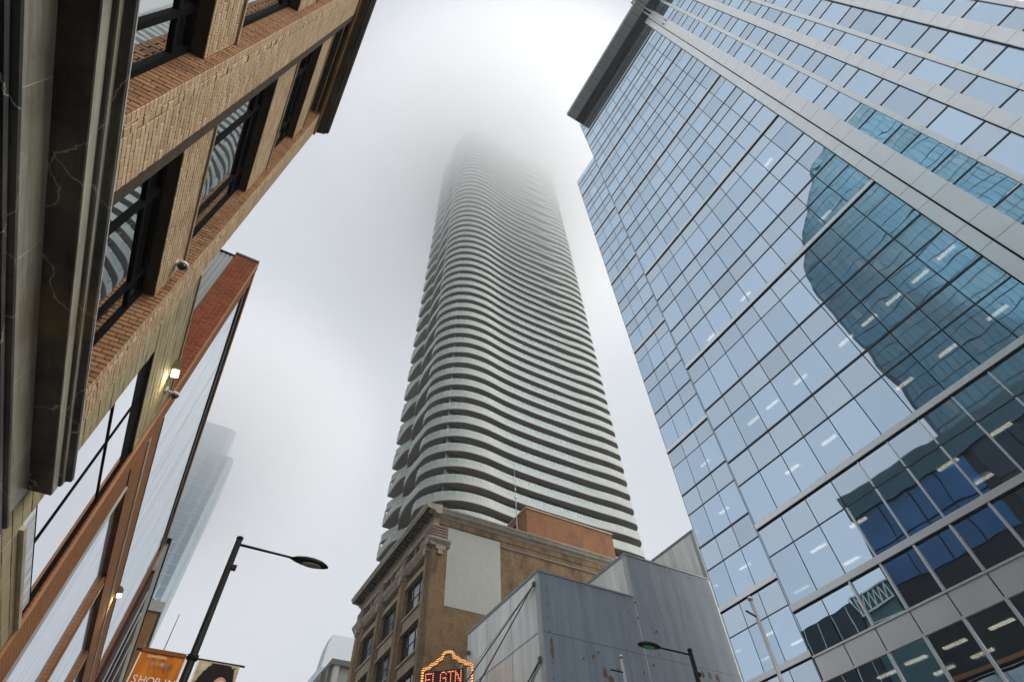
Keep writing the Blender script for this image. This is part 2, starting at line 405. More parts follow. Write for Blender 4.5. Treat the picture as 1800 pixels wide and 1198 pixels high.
    for p, qs in by.items():
        mb = MB()
        for (x, a, b, c, d, dep) in qs: mb.cbox(x-dep, x, a, b, c, d, 0.004, '+x')
        o = mb.build('bricks', BR_BEIGE, p); o['kind'] = 'stuff'
    # end wall beyond the corner (facing +Y is unseen); roof cornice
    prof = [(-2.43,17.74),(-2.03,17.74),(-1.965,17.80),(-1.965,17.90),(-1.92,17.95),(-1.86,17.99),(-1.80,18.05),(-1.76,18.06),(-1.755,18.16),(-1.715,18.18),(-1.69,18.25),(-1.69,18.40),(-2.43,18.46)]
    rc = MB().prism(prof, 'y', Y0, 6.86).build('roof_cornice', CORNICE_ROOF, T)
    MB().box(-2.012, -1.955, Y0, 6.85, 17.66, 17.735).build('cornice_bead', RUST_BROWN, rc)
    mb = MB()
    # base cornice, one moulding after another as read from the profile
    prof = [(-2.43,5.39),(-1.985,5.39),(-1.766,5.385),(-1.766,5.505),(-1.74,5.512),(-1.738,5.578),(-1.72,5.586),(-1.690,5.59),(-1.679,5.60),(-1.679,5.636),(-2.0,5.74),(-2.43,5.76)]
    bc = MB().prism(prof, 'y', Y0, 6.76).build('base_cornice', CORNICE_BASE, T)
    fz = bx('frieze', CORNICE_LIGHT, T, -2.43, -1.98, Y0, 6.77, 5.02, 5.389)
    bx('fillet', CORNICE_LIGHT, bc, -1.768, -1.762, Y0, 6.761, 5.40, 5.503)
    bx('fillet', CORNICE_LIGHT, bc, -1.74, -1.7335, Y0, 6.761, 5.53, 5.578)
    for y in (0.9, 2.05, 3.35, 4.7, 6.0): bx('stone_joint', plain('pale_joint', (0.55, 0.50, 0.42), 0.7) if 'pale_joint' not in MATS else MATS['pale_joint'], fz, -1.981, -1.977, y, y+0.008, 5.03, 5.38)
    prof = [(-2.43,4.86),(-1.93,4.86),(-1.93,4.90),(-1.95,4.915),(-1.95,4.94),(-1.915,4.955),(-1.915,4.985),(-1.955,5.0),(-1.97,5.019),(-2.43,5.019)]
    MB().prism(prof, 'y', Y0, 6.79).build('architrave', CORNICE_BASE, T)
    dr = bx('drip_edge', plain('pale_lip', (0.45, 0.45, 0.42), 0.5), bc, -1.684, -1.6755, Y0, 6.762, 5.628, 5.642)
BRICKS = []
brick_building()
BRICKS = BRICKS[:300] if len(BRICKS) > 300 else BRICKS
for p, q, unit in BRICKS:
    x, a, b, c, d, dep = q
    share('brick', unit, p, (x-dep/2, (a+b)/2, (c+d)/2), (dep, b-a, d-c))

# ================================================================== 2. low stone-faced building
def stone_building():
    T = thing('stone_building', (-5, 8.5, 0), 'low tan stone block building with mirrored window between brick and red buildings', 'building')
    Y0, Y1 = 6.86, 10.2
    bx('wall', STONE_JOINT, T, -8.8, -2.32, Y0, Y1, 0, 9.9)
    top = bx('parapet', STONE_JOINT, T, -2.318, -2.012, Y0, Y1, 8.5, 9.94)
    side = bx('side_pier', STONE_JOINT, T, -2.318, -2.012, Y0, 7.45, 0, 8.498)
    base = bx('base_wall', STONE_JOINT, T, -2.318, -2.012, 7.452, Y1, 0, 5.36)
    unit = unit_mesh('stone_block', STONE_BLOCK, '+x', 0.04)
    def blocks(p, y0, y1, z0, z1, h=0.165, L=0.62):
        z = z0; row = 0
        while z < z1-0.03:
            zt = min(z+h, z1); y = y0-(L*0.5 if row % 2 else 0)
            while y < y1-0.01:
                a, b = max(y, y0), min(y+L, y1)
                if b-a > 0.03: share('stone_block', unit, p, (-2.03+random.uniform(-.003, .003), (a+b)/2, (z+zt)/2), (0.06, b-a-0.012, zt-z-0.012))
                y += L
            z += h; row += 1
    blocks(top, Y0, Y1, 8.5, 9.94); blocks(side, Y0, 7.45, 4.2, 8.498); blocks(base, 7.452, Y1, 4.2, 5.3)
    bx('coping', BUFF, T, -2.4, -1.975, Y0, Y1+0.01, 9.942, 10.0)
    bx('ledge', CREAM, base, -2.2, -1.95, 7.455, Y1, 5.3, 5.36)
    bx('ledge', CREAM, base, -2.2, -1.95, 7.455, Y1, 4.12, 4.19)
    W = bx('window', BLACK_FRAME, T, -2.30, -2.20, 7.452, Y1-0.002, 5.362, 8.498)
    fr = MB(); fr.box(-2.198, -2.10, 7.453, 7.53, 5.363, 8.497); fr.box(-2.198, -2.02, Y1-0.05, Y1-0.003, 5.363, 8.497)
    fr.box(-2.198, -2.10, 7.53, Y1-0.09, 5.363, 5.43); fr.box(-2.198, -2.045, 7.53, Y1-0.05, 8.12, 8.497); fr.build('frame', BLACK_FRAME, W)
    bx('transom', BLACK_FRAME, W, -2.196, -2.035, 7.53, Y1-0.05, 7.375, 7.415)
    bx('transom', BLACK_FRAME, W, -2.196, -2.035, 7.53, Y1-0.05, 5.66, 5.70)
    for (a, b) in ((5.70, 7.37), (7.42, 8.42)):
        bx('mullion', BLACK_FRAME, W, -2.196, -2.035, 8.485, 8.525, a, b)
        for (c, d) in ((7.53, 8.485), (8.525, Y1-0.05)): bx('pane', SHOP_GLASS, W, -2.06, -2.05, c, d, a, min(b, 8.12))
    bx('louvre_panel', plain('streaked_panel', (0.60, 0.62, 0.63), 0.3, 0.5, 0, 0.6, 9, True), W, -2.15, -2.03, 7.53, Y1-0.09, 5.43, 5.66)
stone_building()

# ================================================================== 3. red brick building with large glazed panels
RED_F = brick_wall('red_brick_street', (0.44,0.19,0.075), (0.36,0.15,0.06), (0.20,0.12,0.08), 'y', 0.2)
RED_S = brick_wall('red_brick_side', (0.32,0.075,0.03), (0.19,0.045,0.02), (0.30,0.16,0.10), 'x', 0.3)
def streak_glass():
    g = NG('streaky_sheet_glass')
    gl = g.n('ShaderNodeBsdfGlossy'); gl.inputs['Roughness'].default_value = 0.06
    f = g.noise(6.5, 5, 0.6, (1, 1.3, 0.07)); c = g.ramp(f, [(0.3, (0.66, 0.74, 0.80)), (0.55, (0.88, 0.91, 0.95)), (0.72, (0.96, 0.97, 0.98))])
    g.l(c, gl.inputs['Color']); g.l(g.bump(f, 0.10, 0.006), gl.inputs['Normal'])
    d = g.n('ShaderNodeBsdfDiffuse'); d.inputs['Color'].default_value = (0.55, 0.60, 0.63, 1)
    mx_ = g.n('ShaderNodeMixShader'); mx_.inputs[0].default_value = 0.72; g.l(d.outputs[0], mx_.inputs[1]); g.l(gl.outputs[0], mx_.inputs[2])
    return g.done(mx_.outputs[0])
def red_building():
    T = thing('red_brick_building', (-6, 18, 0), 'red brick building with big streaky glass panels and grey metal siding', 'building')
    Y0, Y1 = 10.24, 26.6
    SG = streak_glass(); STEEL = plain('steel_trim', (0.42, 0.44, 0.45), 0.35, 0.5, 0.6)
    SID = plain('grey_siding', (0.36, 0.40, 0.40), 0.5, 0.4, 0, 0.1, 1.5, True)
    bx('core', DARK_ROOM, T, -8.6, -2.3, Y0+0.3, Y1, 0, 15.0)
    bx('side_wall', RED_S, T, -2.60, -2.0, Y0, Y0+0.29, 0, 15.5)
    cop = bx('coping', plain('dark_coping', (0.09, 0.05, 0.035), 0.7), T, -2.62, -1.98, Y0-0.02, Y0+0.3, 15.502, 15.6)
    sw = bx('siding_wall', SID, T, -8.5, -2.602, Y0+0.05, Y0+0.28, 0, 15.42)
    for i in range(22):
        x = -2.66-i*0.115
        bx('siding_rib', SID, sw, x-0.02, x+0.02, Y0+0.02, Y0+0.049, 0, 15.40)
    bx('siding_cap', BLACK_FRAME, sw, -8.5, -2.604, Y0+0.0, Y0+0.29, 15.421, 15.46)
    # street face
    bx('pilaster', RED_F, T, -2.3, -2.001, Y0+0.292, 10.93, 8.64, 15.30)
    bx('frame_strip', plain('buff_return', (0.38, 0.20, 0.10), 0.8), T, -2.0, -1.96, Y0+0.002, Y0+0.06, 0.2, 15.48)
    bx('roof_beam', RED_F, T, -2.3, -1.99, Y0+0.3, Y1, 15.36, 15.6)
    bx('gutter', BLACK_FRAME, T, -2.3, -2.05, 10.95, Y1, 14.93, 15.355)
    bx('gutter_rail', STEEL, T, -2.049, -2.02, 10.95, Y1, 15.08, 15.13)
    n = 5; w_ = (Y1-0.5-10.95)/n
    G = bx('upper_glazing', BLACK_FRAME, T, -2.3, -2.08, 10.94, Y1-0.45, 10.02, 14.92)
    for i in range(n): bx('pane', SG, G, -2.078, -2.06, 10.96+i*w_, 10.96+(i+1)*w_-0.035, 10.06, 14.9)
    bx('end_pier', RED_F, T, -2.3, -2.0, Y1-0.44, Y1, 0.2, 15.35)
    b = bx('floor_band', RED_F, T, -2.3, -2.0, 10.95, Y1-0.45, 8.64, 10.0)
    bx('band_stripe', CREAM, b, -2.002, -1.985, 10.95, Y1-0.45, 9.34, 9.44)
    bx('band_joint', BLACK_FRAME, b, -2.001, -1.99, 10.95, Y1-0.45, 8.60, 8.638)
    bx('band_joint', BLACK_FRAME, b, -2.001, -1.99, 10.95, Y1-0.45, 10.001, 10.03)
    bx('pilaster', RED_F, T, -2.3, -2.001, Y0+0.292, 11.5, 0.2, 8.638)
    bx('jamb_trim', STEEL, T, -2.2, -1.97, 11.502, 11.58, 3.0, 8.60)
    ps = [11.58, 15.55, 19.95, 24.3]
    for i, y in enumerate(ps):
        e = ps[i+1] if i < 3 else Y1-0.45
        if i: bx('glazing_pier', RED_F, T, -2.3, -2.0, y-0.2, y+0.16, 0.2, 8.60); bx('pier_trim', STEEL, T, -2.19, -1.99, y+0.162, y+0.2, 0.2, 8.60)
        g = bx('lower_glazing', BLACK_FRAME, T, -2.3, -2.1, y+0.21 if i else y, e-0.21, 2.5, 8.598)
        a0 = (y+0.22 if i else y+0.005); a1 = e-0.22
        for j in range(2):
            u = a0+(a1-a0)*j/2; bx('pane', SG, g, -2.098, -2.08, u, u+(a1-a0)/2-0.01, 2.6, 8.58)
red_building()

# ================================================================== 4-5. further buildings on the left of the street
def left_far():
    MAROON = plain('maroon_cladding', (0.055, 0.018, 0.016), 0.7, 0.3, 0, 0.35, 2)
    T = thing('maroon_building', (-6, 36, 0), 'narrow dark maroon building with concrete cap past the red brick building', 'building')
    bx('wall', MAROON, T, -10, -1.92, 27.2, 45.6, 0, 14.6)
    bx('cap', plain('concrete_cap', (0.38, 0.37, 0.32), 0.8), T, -10.1, -1.90, 27.1, 45.5, 14.602, 15.9)
    bx('cap_rim', BLACK_FRAME, T, -10.2, -1.86, 27.0, 45.5, 15.902, 16.1)
    for i, y in enumerate((29.0, 31.2, 35.0, 41.0)):
        bx('vertical_rib', plain('white_rib', (0.55, 0.55, 0.53), 0.5) if not i else MATS['white_rib'], T, -1.92, -1.88, y, y+0.12, 0, 14.55)
        wdw = bx('window', BLACK_FRAME, T, -1.93, -1.90, y+0.5, y+1.9, 1.0, 13.5); bx('pane', MATS['black_frame'], wdw, -1.90, -1.89, y+0.6, y+1.8, 1.2, 13.3)
    T = thing('ochre_brick_building', (-6, 56, 0), 'tall ochre brick building with flat concrete coping behind the maroon one', 'building')
    OCH = brick_wall('ochre_brick', (0.34,0.17,0.06), (0.27,0.13,0.05), (0.2,0.13,0.08), 'xy', 0.3)
    bx('wall', OCH, T, -14, -1.75, 46.0, 68, 0, 20.9)
    bx('coping', plain('pale_coping', (0.42, 0.42, 0.38), 0.8), T, -14.1, -1.6, 45.9, 68, 20.902, 21.6)
    for j in range(5):
        for i in range(5):
            y = 47.6+i*4.0; z = 3+j*3.6
            W = bx('window', BLACK_FRAME, T, -1.76, -1.735, y, y+1.6, z, z+2.2); bx('pane', WIN_GLASS, W, -1.735, -1.73, y+0.1, y+1.5, z+0.1, z+2.1)
left_far()
def far_tower():
    T = thing('glass_tower', (-25, 235, 0), 'pale blue glass tower fading into fog far down the street at left', 'tower')
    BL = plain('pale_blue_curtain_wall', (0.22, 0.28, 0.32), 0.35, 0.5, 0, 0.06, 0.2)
    pts = [(-46, 220), (-9.5, 220), (-8.2, 220.6), (-7.4, 222), (-7.1, 224), (-7.1, 252), (-46, 252)]
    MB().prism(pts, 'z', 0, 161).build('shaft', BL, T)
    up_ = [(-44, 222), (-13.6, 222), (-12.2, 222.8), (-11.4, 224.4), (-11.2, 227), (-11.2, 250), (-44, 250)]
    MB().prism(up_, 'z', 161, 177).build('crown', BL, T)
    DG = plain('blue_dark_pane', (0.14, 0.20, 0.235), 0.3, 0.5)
    u = unit_mesh('pane', DG, '-y', 0.02)
    for j in range(38):
        z = 4+j*4.1
        bx('floor_line', plain('pale_floor_line', (0.28, 0.35, 0.39), 0.5) if j == 0 else MATS['pale_floor_line'], T, -46, -9.6, 219.85, 219.99, z-0.25, z+0.2)
        for x in (-26.5, -16.9, -14.4, -10.9):
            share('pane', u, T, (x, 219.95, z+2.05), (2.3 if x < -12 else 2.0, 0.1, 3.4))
    MB().tube((-12.2, 219.3, 98), (-7.6, 219.9, 95), 0.35).tube((-12.2, 219.3, 98), (-12.2, 219.9, 103), 0.35).build('pipe_hoop', MATS['pale_floor_line'], T)
far_tower()
def far_mid():
    CON = plain('far_concrete', (0.30, 0.30, 0.27), 0.85, 0.2, 0, 0.12, 0.4, True); CL = plain('far_concrete_light', (0.48, 0.48, 0.45), 0.85)
    T = thing('concrete_building', (36, 130, 0), 'grey concrete building with light corner fin behind the theatre building', 'building')
    bx('wall', CON, T, 30.3, 48, 120, 140, 0, 48.3); bx('corner_fin', CL, T, 29.6, 30.6, 119.5, 121, 0, 48.4)
    bx('side_wall', plain('far_brown_concrete', (0.22, 0.20, 0.17), 0.9), T, 28.9, 29.58, 121.0, 140, 0, 49.3); bx('roof_slab', plain('far_dark_cap', (0.13, 0.13, 0.11), 0.9), T, 28.8, 48.2, 119.2, 140, 48.42, 49.4)
    bx('stair_block', MATS['far_brown_concrete'], T, 28.1, 28.88, 123, 138, 0, 48.3)
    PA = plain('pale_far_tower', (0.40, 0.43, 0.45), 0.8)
    T = thing('pale_tower', (92, 330, 0), 'pale hazy slab building rising behind the grey concrete one', 'building')
    MB().prism([(70.5, 115.7), (70.2, 119.6), (71.5, 132.6), (73.1, 138.3), (88.4, 138.3), (124.8, 137.3), (124.8, 0.0), (70.5, 0.0)], 'y', 312, 322).build('slab', PA, T)
    T = thing('dome_building', (86, 300, 0), 'small hazy blue sloped roof building beside the pale slab', 'building')
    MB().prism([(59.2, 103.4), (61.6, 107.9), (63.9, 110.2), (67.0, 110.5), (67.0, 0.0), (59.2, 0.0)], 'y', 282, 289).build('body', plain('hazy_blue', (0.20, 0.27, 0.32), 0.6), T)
far_mid()

# ================================================================== 6. condominium tower with wavy balconies
FZ0, FH = 50.46, 2.95
def g_(x, c, s): return math.exp(-((x-c)/s)**2)
def plan(k):
    """outer balcony edge of floor k, counter-clockwise from the north-west end"""
    even = ((k % 2) == 1); t = max(0.0, min(1.0, (k-2)/34.0)); P = []
    # west edge, from north to south
    for i in range(26):
        y = 77.9-(77.9-63.2)*i/25.0
        if even:
            x = 22.35 + 1.75*(1+0.2*t)*g_(y, 68.6, 2.6)
        else:
            x = 22.5 + (1.15+0.3*t)*g_(y, 73.8, 2.4) - 0.25*g_(y, 67, 2.5)
        P.append((x, y))
    P += [(22.55, 62.6), (22.85, 61.75), (23.35, 60.9), (23.95, 60.15), (24.65, 59.5), (25.45, 58.98), (26.35, 58.55), (27.3, 58.22)]
    for i in range(46):
        x = 28.2 + (59.0-28.2)*i/45.0
        y = 58.42 - 0.52*g_(x, 30.3, 3.6) - (0.30+0.35*t)*g_(x, 56.5, 4.0)
        y += (0.12+0.35*t)*g_(x, 41, 5.5)
        y -= (0.08+0.22*t)*(1.0 if even else -0.7)*g_(x, 50.0, 3.6)
        P.append((x, y))
    P += [(59.7, 58.28), (60.35, 58.75), (60.85, 59.45), (61.15, 60.4), (61.3, 61.6), (61.3, 78.05), (22.6, 78.05)]
    return P
def tower():
    T = thing('condominium_tower', (42, 69, 0), 'very tall tower with wavy white balcony bands vanishing into low cloud', 'tower')
    BODY = glazing('tower_window_glass', (0.22, 0.32, 0.30), 0.05, None, 0.004, 0.02, 0.5, (0.014, 0.026, 0.024))
    MUL = plain('tower_mullion', (0.03, 0.04, 0.04), 0.5)
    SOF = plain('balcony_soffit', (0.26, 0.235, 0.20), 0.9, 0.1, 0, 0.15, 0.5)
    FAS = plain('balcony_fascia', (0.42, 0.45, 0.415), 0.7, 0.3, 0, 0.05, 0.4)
    # fritted guard glass: dense white frit at the corners, clearing in the middle of the south side
    g = NG('fritted_guard_glass'); sep = g.n('ShaderNodeSeparateXYZ'); g.l(g.pos(), sep.inputs[0])
    rx = g.n('ShaderNodeMapRange', interpolation_type='SMOOTHSTEP'); rx.inputs[1].default_value = 32.5; rx.inputs[2].default_value = 38.5; g.l(sep.outputs['X'], rx.inputs[0])
    rx2 = g.n('ShaderNodeMapRange', interpolation_type='SMOOTHSTEP'); rx2.inputs[1].default_value = 54.0; rx2.inputs[2].default_value = 48.0; g.l(sep.outputs['X'], rx2.inputs[0])
    ry = g.n('ShaderNodeMath', operation='LESS_THAN'); ry.inputs[1].default_value = 60.0; g.l(sep.outputs['Y'], ry.inputs[0])
    m1 = g.n('ShaderNodeMath', operation='MULTIPLY'); g.l(rx.outputs[0], m1.inputs[0]); g.l(rx2.outputs[0], m1.inputs[1])
    m2 = g.n('ShaderNodeMath', operation='MULTIPLY'); g.l(m1.outputs[0], m2.inputs[0]); g.l(ry.outputs[0], m2.inputs[1])
    m3 = g.n('ShaderNodeMath', operation='MULTIPLY'); m3.inputs[1].default_value = 0.62; g.l(m2.outputs[0], m3.inputs[0])
    jn = g.n('ShaderNodeMath', operation='FRACT'); dv = g.n('ShaderNodeMath', operation='DIVIDE'); dv.inputs[1].default_value = 1.25; g.l(sep.outputs['X'], dv.inputs[0]); g.l(dv.outputs[0], jn.inputs[0])
    jl = g.n('ShaderNodeMath', operation='LESS_THAN'); jl.inputs[1].default_value = 0.05; g.l(jn.outputs[0], jl.inputs[0])
    fl = g.n('ShaderNodeMath', operation='FLOOR'); g.l(dv.outputs[0], fl.inputs[0])
    wn = g.n('ShaderNodeTexWhiteNoise', noise_dimensions='1D'); g.l(fl.outputs[0], wn.inputs['W'])
    base = g.ramp(wn.outputs['Value'], [(0.0, (0.37, 0.42, 0.39)), (1.0, (0.47, 0.49, 0.455))])
    base = g.mix(jl.outputs[0], base, (0.25, 0.29, 0.27))
    frit = g.princ(base, 0.5, 0.15)
    trn = g.n('ShaderNodeBsdfTransparent'); trn.inputs['Color'].default_value = (0.62, 0.74, 0.74, 1)
    gls = g.n('ShaderNodeBsdfGlossy'); gls.inputs['Color'].default_value = (0.22, 0.26, 0.28, 1); gls.inputs['Roughness'].default_value = 0.05
    mA = g.n('ShaderNodeMixShader'); mA.inputs[0].default_value = 0.3; g.l(trn.outputs[0], mA.inputs[1]); g.l(gls.outputs[0], mA.inputs[2])
    mB = g.n('ShaderNodeMixShader'); g.l(m3.outputs[0], mB.inputs[0]); g.l(frit, mB.inputs[1]); g.l(mA.outputs[0], mB.inputs[2])
    GUARD = g.done(mB.outputs[0])
    CLIP = plain('steel_clip', (0.75, 0.77, 0.76), 0.4, 0.4)
    x0, x1, y0, y1 = 24.83, 58.6, 59.62, 78.0
    bx('podium', SOF, T, 22.6, 60.5, 59.0, 79.0, 0, 26)
    body = bx('glazed_body', BODY, T, x0, x1, y0, y1, 26.0, FZ0+54*FH)
    for f in range(60):
        k = f-5; z = FZ0+k*FH
        P = plan(k)
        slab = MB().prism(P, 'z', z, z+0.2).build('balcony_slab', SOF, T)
        n = len(P); fa = MB(); gu = MB()
        off = []
        for i in range(n):
            a = Vector(P[i-1]); b = Vector(P[i]); c = Vector(P[(i+1) % n])
            t = (c-a).normalized(); nrm = Vector((-t.y, t.x))
            off.append((nrm.x, nrm.y))
        def ring(mb, o0, o1, za, zb, closed=False):
            base_ = len(mb.v)
            m_ = n-1
            for i in range(m_):
                p = P[i]; q = off[i]
                mb.v += [(p[0]-q[0]*o0, p[1]-q[1]*o0, za), (p[0]-q[0]*o0, p[1]-q[1]*o0, zb), (p[0]-q[0]*o1, p[1]-q[1]*o1, zb), (p[0]-q[0]*o1, p[1]-q[1]*o1, za)]
            for i in range(m_-1):
                s0 = base_+4*i; s1 = s0+4
                for (u, v) in ((0, 1), (1, 2), (2, 3), (3, 0)):
                    mb.f.append((s0+u, s1+u, s1+v, s0+v)); mb.mi.append(0)
            mb.f.append((base_, base_+1, base_+2, base_+3)); e = base_+4*(m_-1); mb.f.append((e, e+3, e+2, e+1)); mb.mi += [0, 0]
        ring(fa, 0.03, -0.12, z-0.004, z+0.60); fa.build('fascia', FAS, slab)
        ring(gu, 0.015, -0.01, z+0.604, z+1.50); gq = gu.build('guard_glass', GUARD, slab)
        cl = MB(); acc = 0.0
        for i in range(n-3):
            L = math.hypot(P[i+1][0]-P[i][0], P[i+1][1]-P[i][1])
            while acc < L and P[i][1] < 78.0:
                u = acc/L; px = P[i][0]+(P[i+1][0]-P[i][0])*u+off[i][0]*-0.04; py = P[i][1]+(P[i+1][1]-P[i][1])*u+off[i][1]*-0.04
                cl.box(px-0.055, px+0.055, py-0.055, py+0.055, z+1.30, z+1.41); acc += 1.05
            acc -= L
        o = cl.build('guard_clips', CLIP, gq); o['kind'] = 'stuff'
    # window mullions of the body
    mb = MB()
    i = 0
    while x0+1.4*i < x1:
        x = x0+1.4*i; mb.box(x-0.05, x+0.05, y0-0.06, y0+0.02, 28, FZ0+54*FH); i += 1
    i = 0
    while y0+1.4*i < y1:
        y = y0+1.4*i; mb.box(x0-0.06, x0+0.02, y-0.05, y+0.05, 28, FZ0+54*FH); i += 1
    o = mb.build('mullion_grid', MUL, T); o['kind'] = 'stuff'
    # screens between balconies at the north-west end, one to each floor
    for f in range(0, 60):
        z = FZ0+(f-5)*FH
        if f % 2 == 0: bx('privacy_screen', FAS, T, 22.36, 22.42, 77.1, 77.86, z+0.6, z+FH-0.01)
    bx('roof_screen', SOF, T, 28, 56, 61, 77, FZ0+54*FH+0.3, FZ0+54*FH+6)
tower()

# ================================================================== 7. theatre building (ornate brown brick)
def theatre():
    T = thing('theatre_building', (28, 53, 0), 'ornate brown brick building with bracketed cornice and white painted patch', 'building')
    X, YS, YN = 17.5, 43.5, 63.9
    BW = brick_wall('brown_brick_front', (0.46,0.32,0.175), (0.33,0.22,0.115), (0.26,0.20,0.13), 'y', 0.5)
    BS = brick_wall('brown_brick_flank', (0.40,0.25,0.125), (0.28,0.175,0.09), (0.24,0.18,0.12), 'x', 0.9, 1.0, (0.07, 0.05, 0.03))
    BP = brick_wall('orange_brick_penthouse', (0.36,0.16,0.07), (0.26,0.11,0.05), (0.22,0.13,0.08), 'xy', 0.55)
    TERRA = stained('terracotta_band', (0.44, 0.31, 0.24), (0.28, 0.17, 0.12), 0.2, 0.85)
    WHITE = brick_wall('white_wall_paint', (0.66, 0.67, 0.61), (0.59, 0.60, 0.545), (0.52, 0.53, 0.48), 'x', 0.22, 1.0, (0.42, 0.40, 0.34))
    bx('wall', BW, T, X+0.55, 42.5, YS+0.02, YN, 0, 33.3)
    fl = bx('flank_wall', BS, T, X+0.56, 42.5, YS, YS+0.018, 0, 33.2)
    piers = [(43.5, 45.05), (49.45, 51.2), (55.6, 57.1), (61.75, 63.9)]
    for i, (a, b) in enumerate(piers):
        p = bx('pier', BW, T, X+0.02, X+0.553, a+(0.004 if i == 0 else 0), b, 0, 30.0)
        # stepped shafts on the pier face
        q = 0.28
        bx('pier_shaft', BW, p, X-0.10, X+0.018, a+q, b-q, 0, 29.4)
        bx('pier_shaft', BW, p, X-0.20, X-0.102, a+q+0.22, b-q-0.22, 0, 29.3)
    cq = bx('corner_return', BS, T, X+0.03, X+1.56, YS-0.15, YS-0.002, 0, 29.9)
    bx('corner_shaft', BS, cq, X+0.03, X+0.5, YS-0.28, YS-0.152, 0, 29.6)
    rows = [(25.55, 28.5), (21.55, 24.15), (17.45, 20.35), (13.3, 16.2), (9.1, 12.0), (4.5, 8.0)]
    GL = glazing('theatre_window_glass', (0.65, 0.70, 0.75), 0.42, (0.05, 0.05, 0.05), 0.006)
    for i in range(3):
        a, b = piers[i][1]+0.002, piers[i+1][0]-0.002
        for j, (z0, z1) in enumerate(rows):
            W = bx('window', BLACK_FRAME, T, X+0.50, X+0.553, a, b, z0, z1)
            fr = MB()
            for y in (a+0.002, a+(b-a)/3-0.04, a+2*(b-a)/3-0.04, b-0.13): fr.box(X+0.38, X+0.499, y, y+0.12, z0, z1)
            fr.build('frame', plain('brown_frame', (0.05, 0.035, 0.025), 0.7) if 'brown_frame' not in MATS else MATS['brown_frame'], W)
            for c in range(3):
                u = a+0.122+c*((b-a)/3-0.01); bx('pane', GL, W, X+0.44, X+0.45, u, u+(b-a)/3-0.16, z0+0.04, z1*0.5+z0*0.5-0.05); bx('pane', GL, W, X+0.42, X+0.43, u, u+(b-a)/3-0.16, z1*0.5+z0*0.5, z1-0.04)
            bx('transom', MATS['brown_frame'], W, X+0.40, X+0.47, a+0.12, b-0.13, (z0+z1)/2-0.06, (z0+z1)/2+0.002)
            top = rows[j-1][0] if j else 29.35
            s = bx('spandrel', BW, T, X+0.16, X+0.552, a, b, z1+0.002, top-0.16)
            bx('spandrel_panel', BUFF, s, X+0.12, X+0.158, a+0.25, b-0.25, z1+0.25, top-0.35)
            bx('sill', CREAM, W, X+0.02, X+0.552, a+0.001, b-0.001, z0-0.158, z0-0.002)
            bx('lintel_moulding', CREAM, s, X+0.05, X+0.16, a+0.001, b-0.001, z1-0.0, z1+0.14)
    # belt course with ressauts over the piers
    def belt(y0, y1, x, dz=0.0, nm='belt_course'):
        pr = [(x+0.5,30.02),(x+0.12,30.02),(x+0.04,30.12),(x-0.06,30.2),(x-0.10,30.32),(x-0.22,30.42),(x-0.25,30.56),(x-0.30,30.62),(x-0.30,30.72),(x+0.5,30.74)]
        return MB().prism(pr, 'y', y0, y1).build(nm, CREAM, T)
    belt(YS-0.1, YN, X-0.02)
    for i, (a, b) in enumerate(piers):
        r = belt(a-0.12 if i else a-0.3, b+0.12, X-0.28, nm='belt_ressaut')
        if i == 0:
            pr = [(YS+0.3,30.03),(YS-0.1,30.03),(YS-0.22,30.13),(YS-0.34,30.33),(YS-0.46,30.43),(YS-0.52,30.57),(YS-0.52,30.715),(YS+0.3,30.735)]
            MB().prism(pr, 'x', X-0.56, X+1.75).build('belt_return', CREAM, r)
        mid = (a+b)/2
        d = MB().box(X-0.42, X+0.02, mid-0.42, mid+0.42, 29.62, 30.018).box(X-0.40, X+0.018, mid-0.24, mid+0.24, 29.3, 29.618).build('pier_capital', CREAM, r)
        if i == 0: MB().box(X+0.28, X+1.24, YS-0.42, YS-0.16, 29.62, 30.028).box(X+0.5, X+1.0, YS-0.40, YS-0.16, 29.2, 29.618).build('pier_capital', CREAM, r)
        # banded attic pilaster
        at = bx('attic_pilaster', TERRA, T, X+0.05, X+0.556, a+0.1 if i else a-0.05, b-0.1, 30.742, 32.2)
        for j in range(5):
            z = 30.76+j*0.29
            if i == 0: MB().box(X-0.24, X+1.42, YS-0.30, b-0.02, z, z+0.19).build('rustic_band', TERRA, at)
            else: bx('rustic_band', TERRA, at, X-0.22, X+0.06, a+0.02, b-0.02, z, z+0.19)
    for i in range(3):
        a, b = piers[i][1], piers[i+1][0]
        n = 3; w_ = (b-a)/n
        for c in range(n):
            W = bx('attic_window', BLACK_FRAME, T, X+0.45, X+0.555, a+c*w_+0.22, a+(c+1)*w_-0.22, 30.75, 32.1)
            bx('pane', GL, W, X+0.42, X+0.448, a+c*w_+0.3, a+(c+1)*w_-0.3, 30.8, 32.05)
            bx('attic_pier', BW, T, X+0.08, X+0.5, a+c*w_-0.2 if c else a+0.003, a+c*w_+0.2, 30.745, 32.15)
    bx('attic_lintel', CREAM, T, X-0.02, X+0.556, YS-0.1, YN, 32.202, 32.42)
    bx('frieze', BUFF, T, X+0.04, X+0.556, YS-0.06, YN, 32.422, 33.15)
    bx('frieze_return', BS, T, X+0.56, 42.4, YS-0.06, YS-0.001, 32.5, 33.15)
    # cornice
    pr = [(X+0.5,33.152),(X-0.05,33.152),(X-0.16,33.27),(X-0.16,33.36),(X-1.0,33.52),(X-1.05,33.66),(X-1.12,33.70),(X-1.2,33.86),(X-1.2,33.98),(X+0.5,34.16)]
    c = MB().prism(pr, 'y', YS-0.72, YN+0.4).build('cornice', CREAM, T)
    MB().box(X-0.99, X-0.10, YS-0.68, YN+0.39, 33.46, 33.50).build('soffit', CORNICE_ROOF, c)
    mb_n = 30
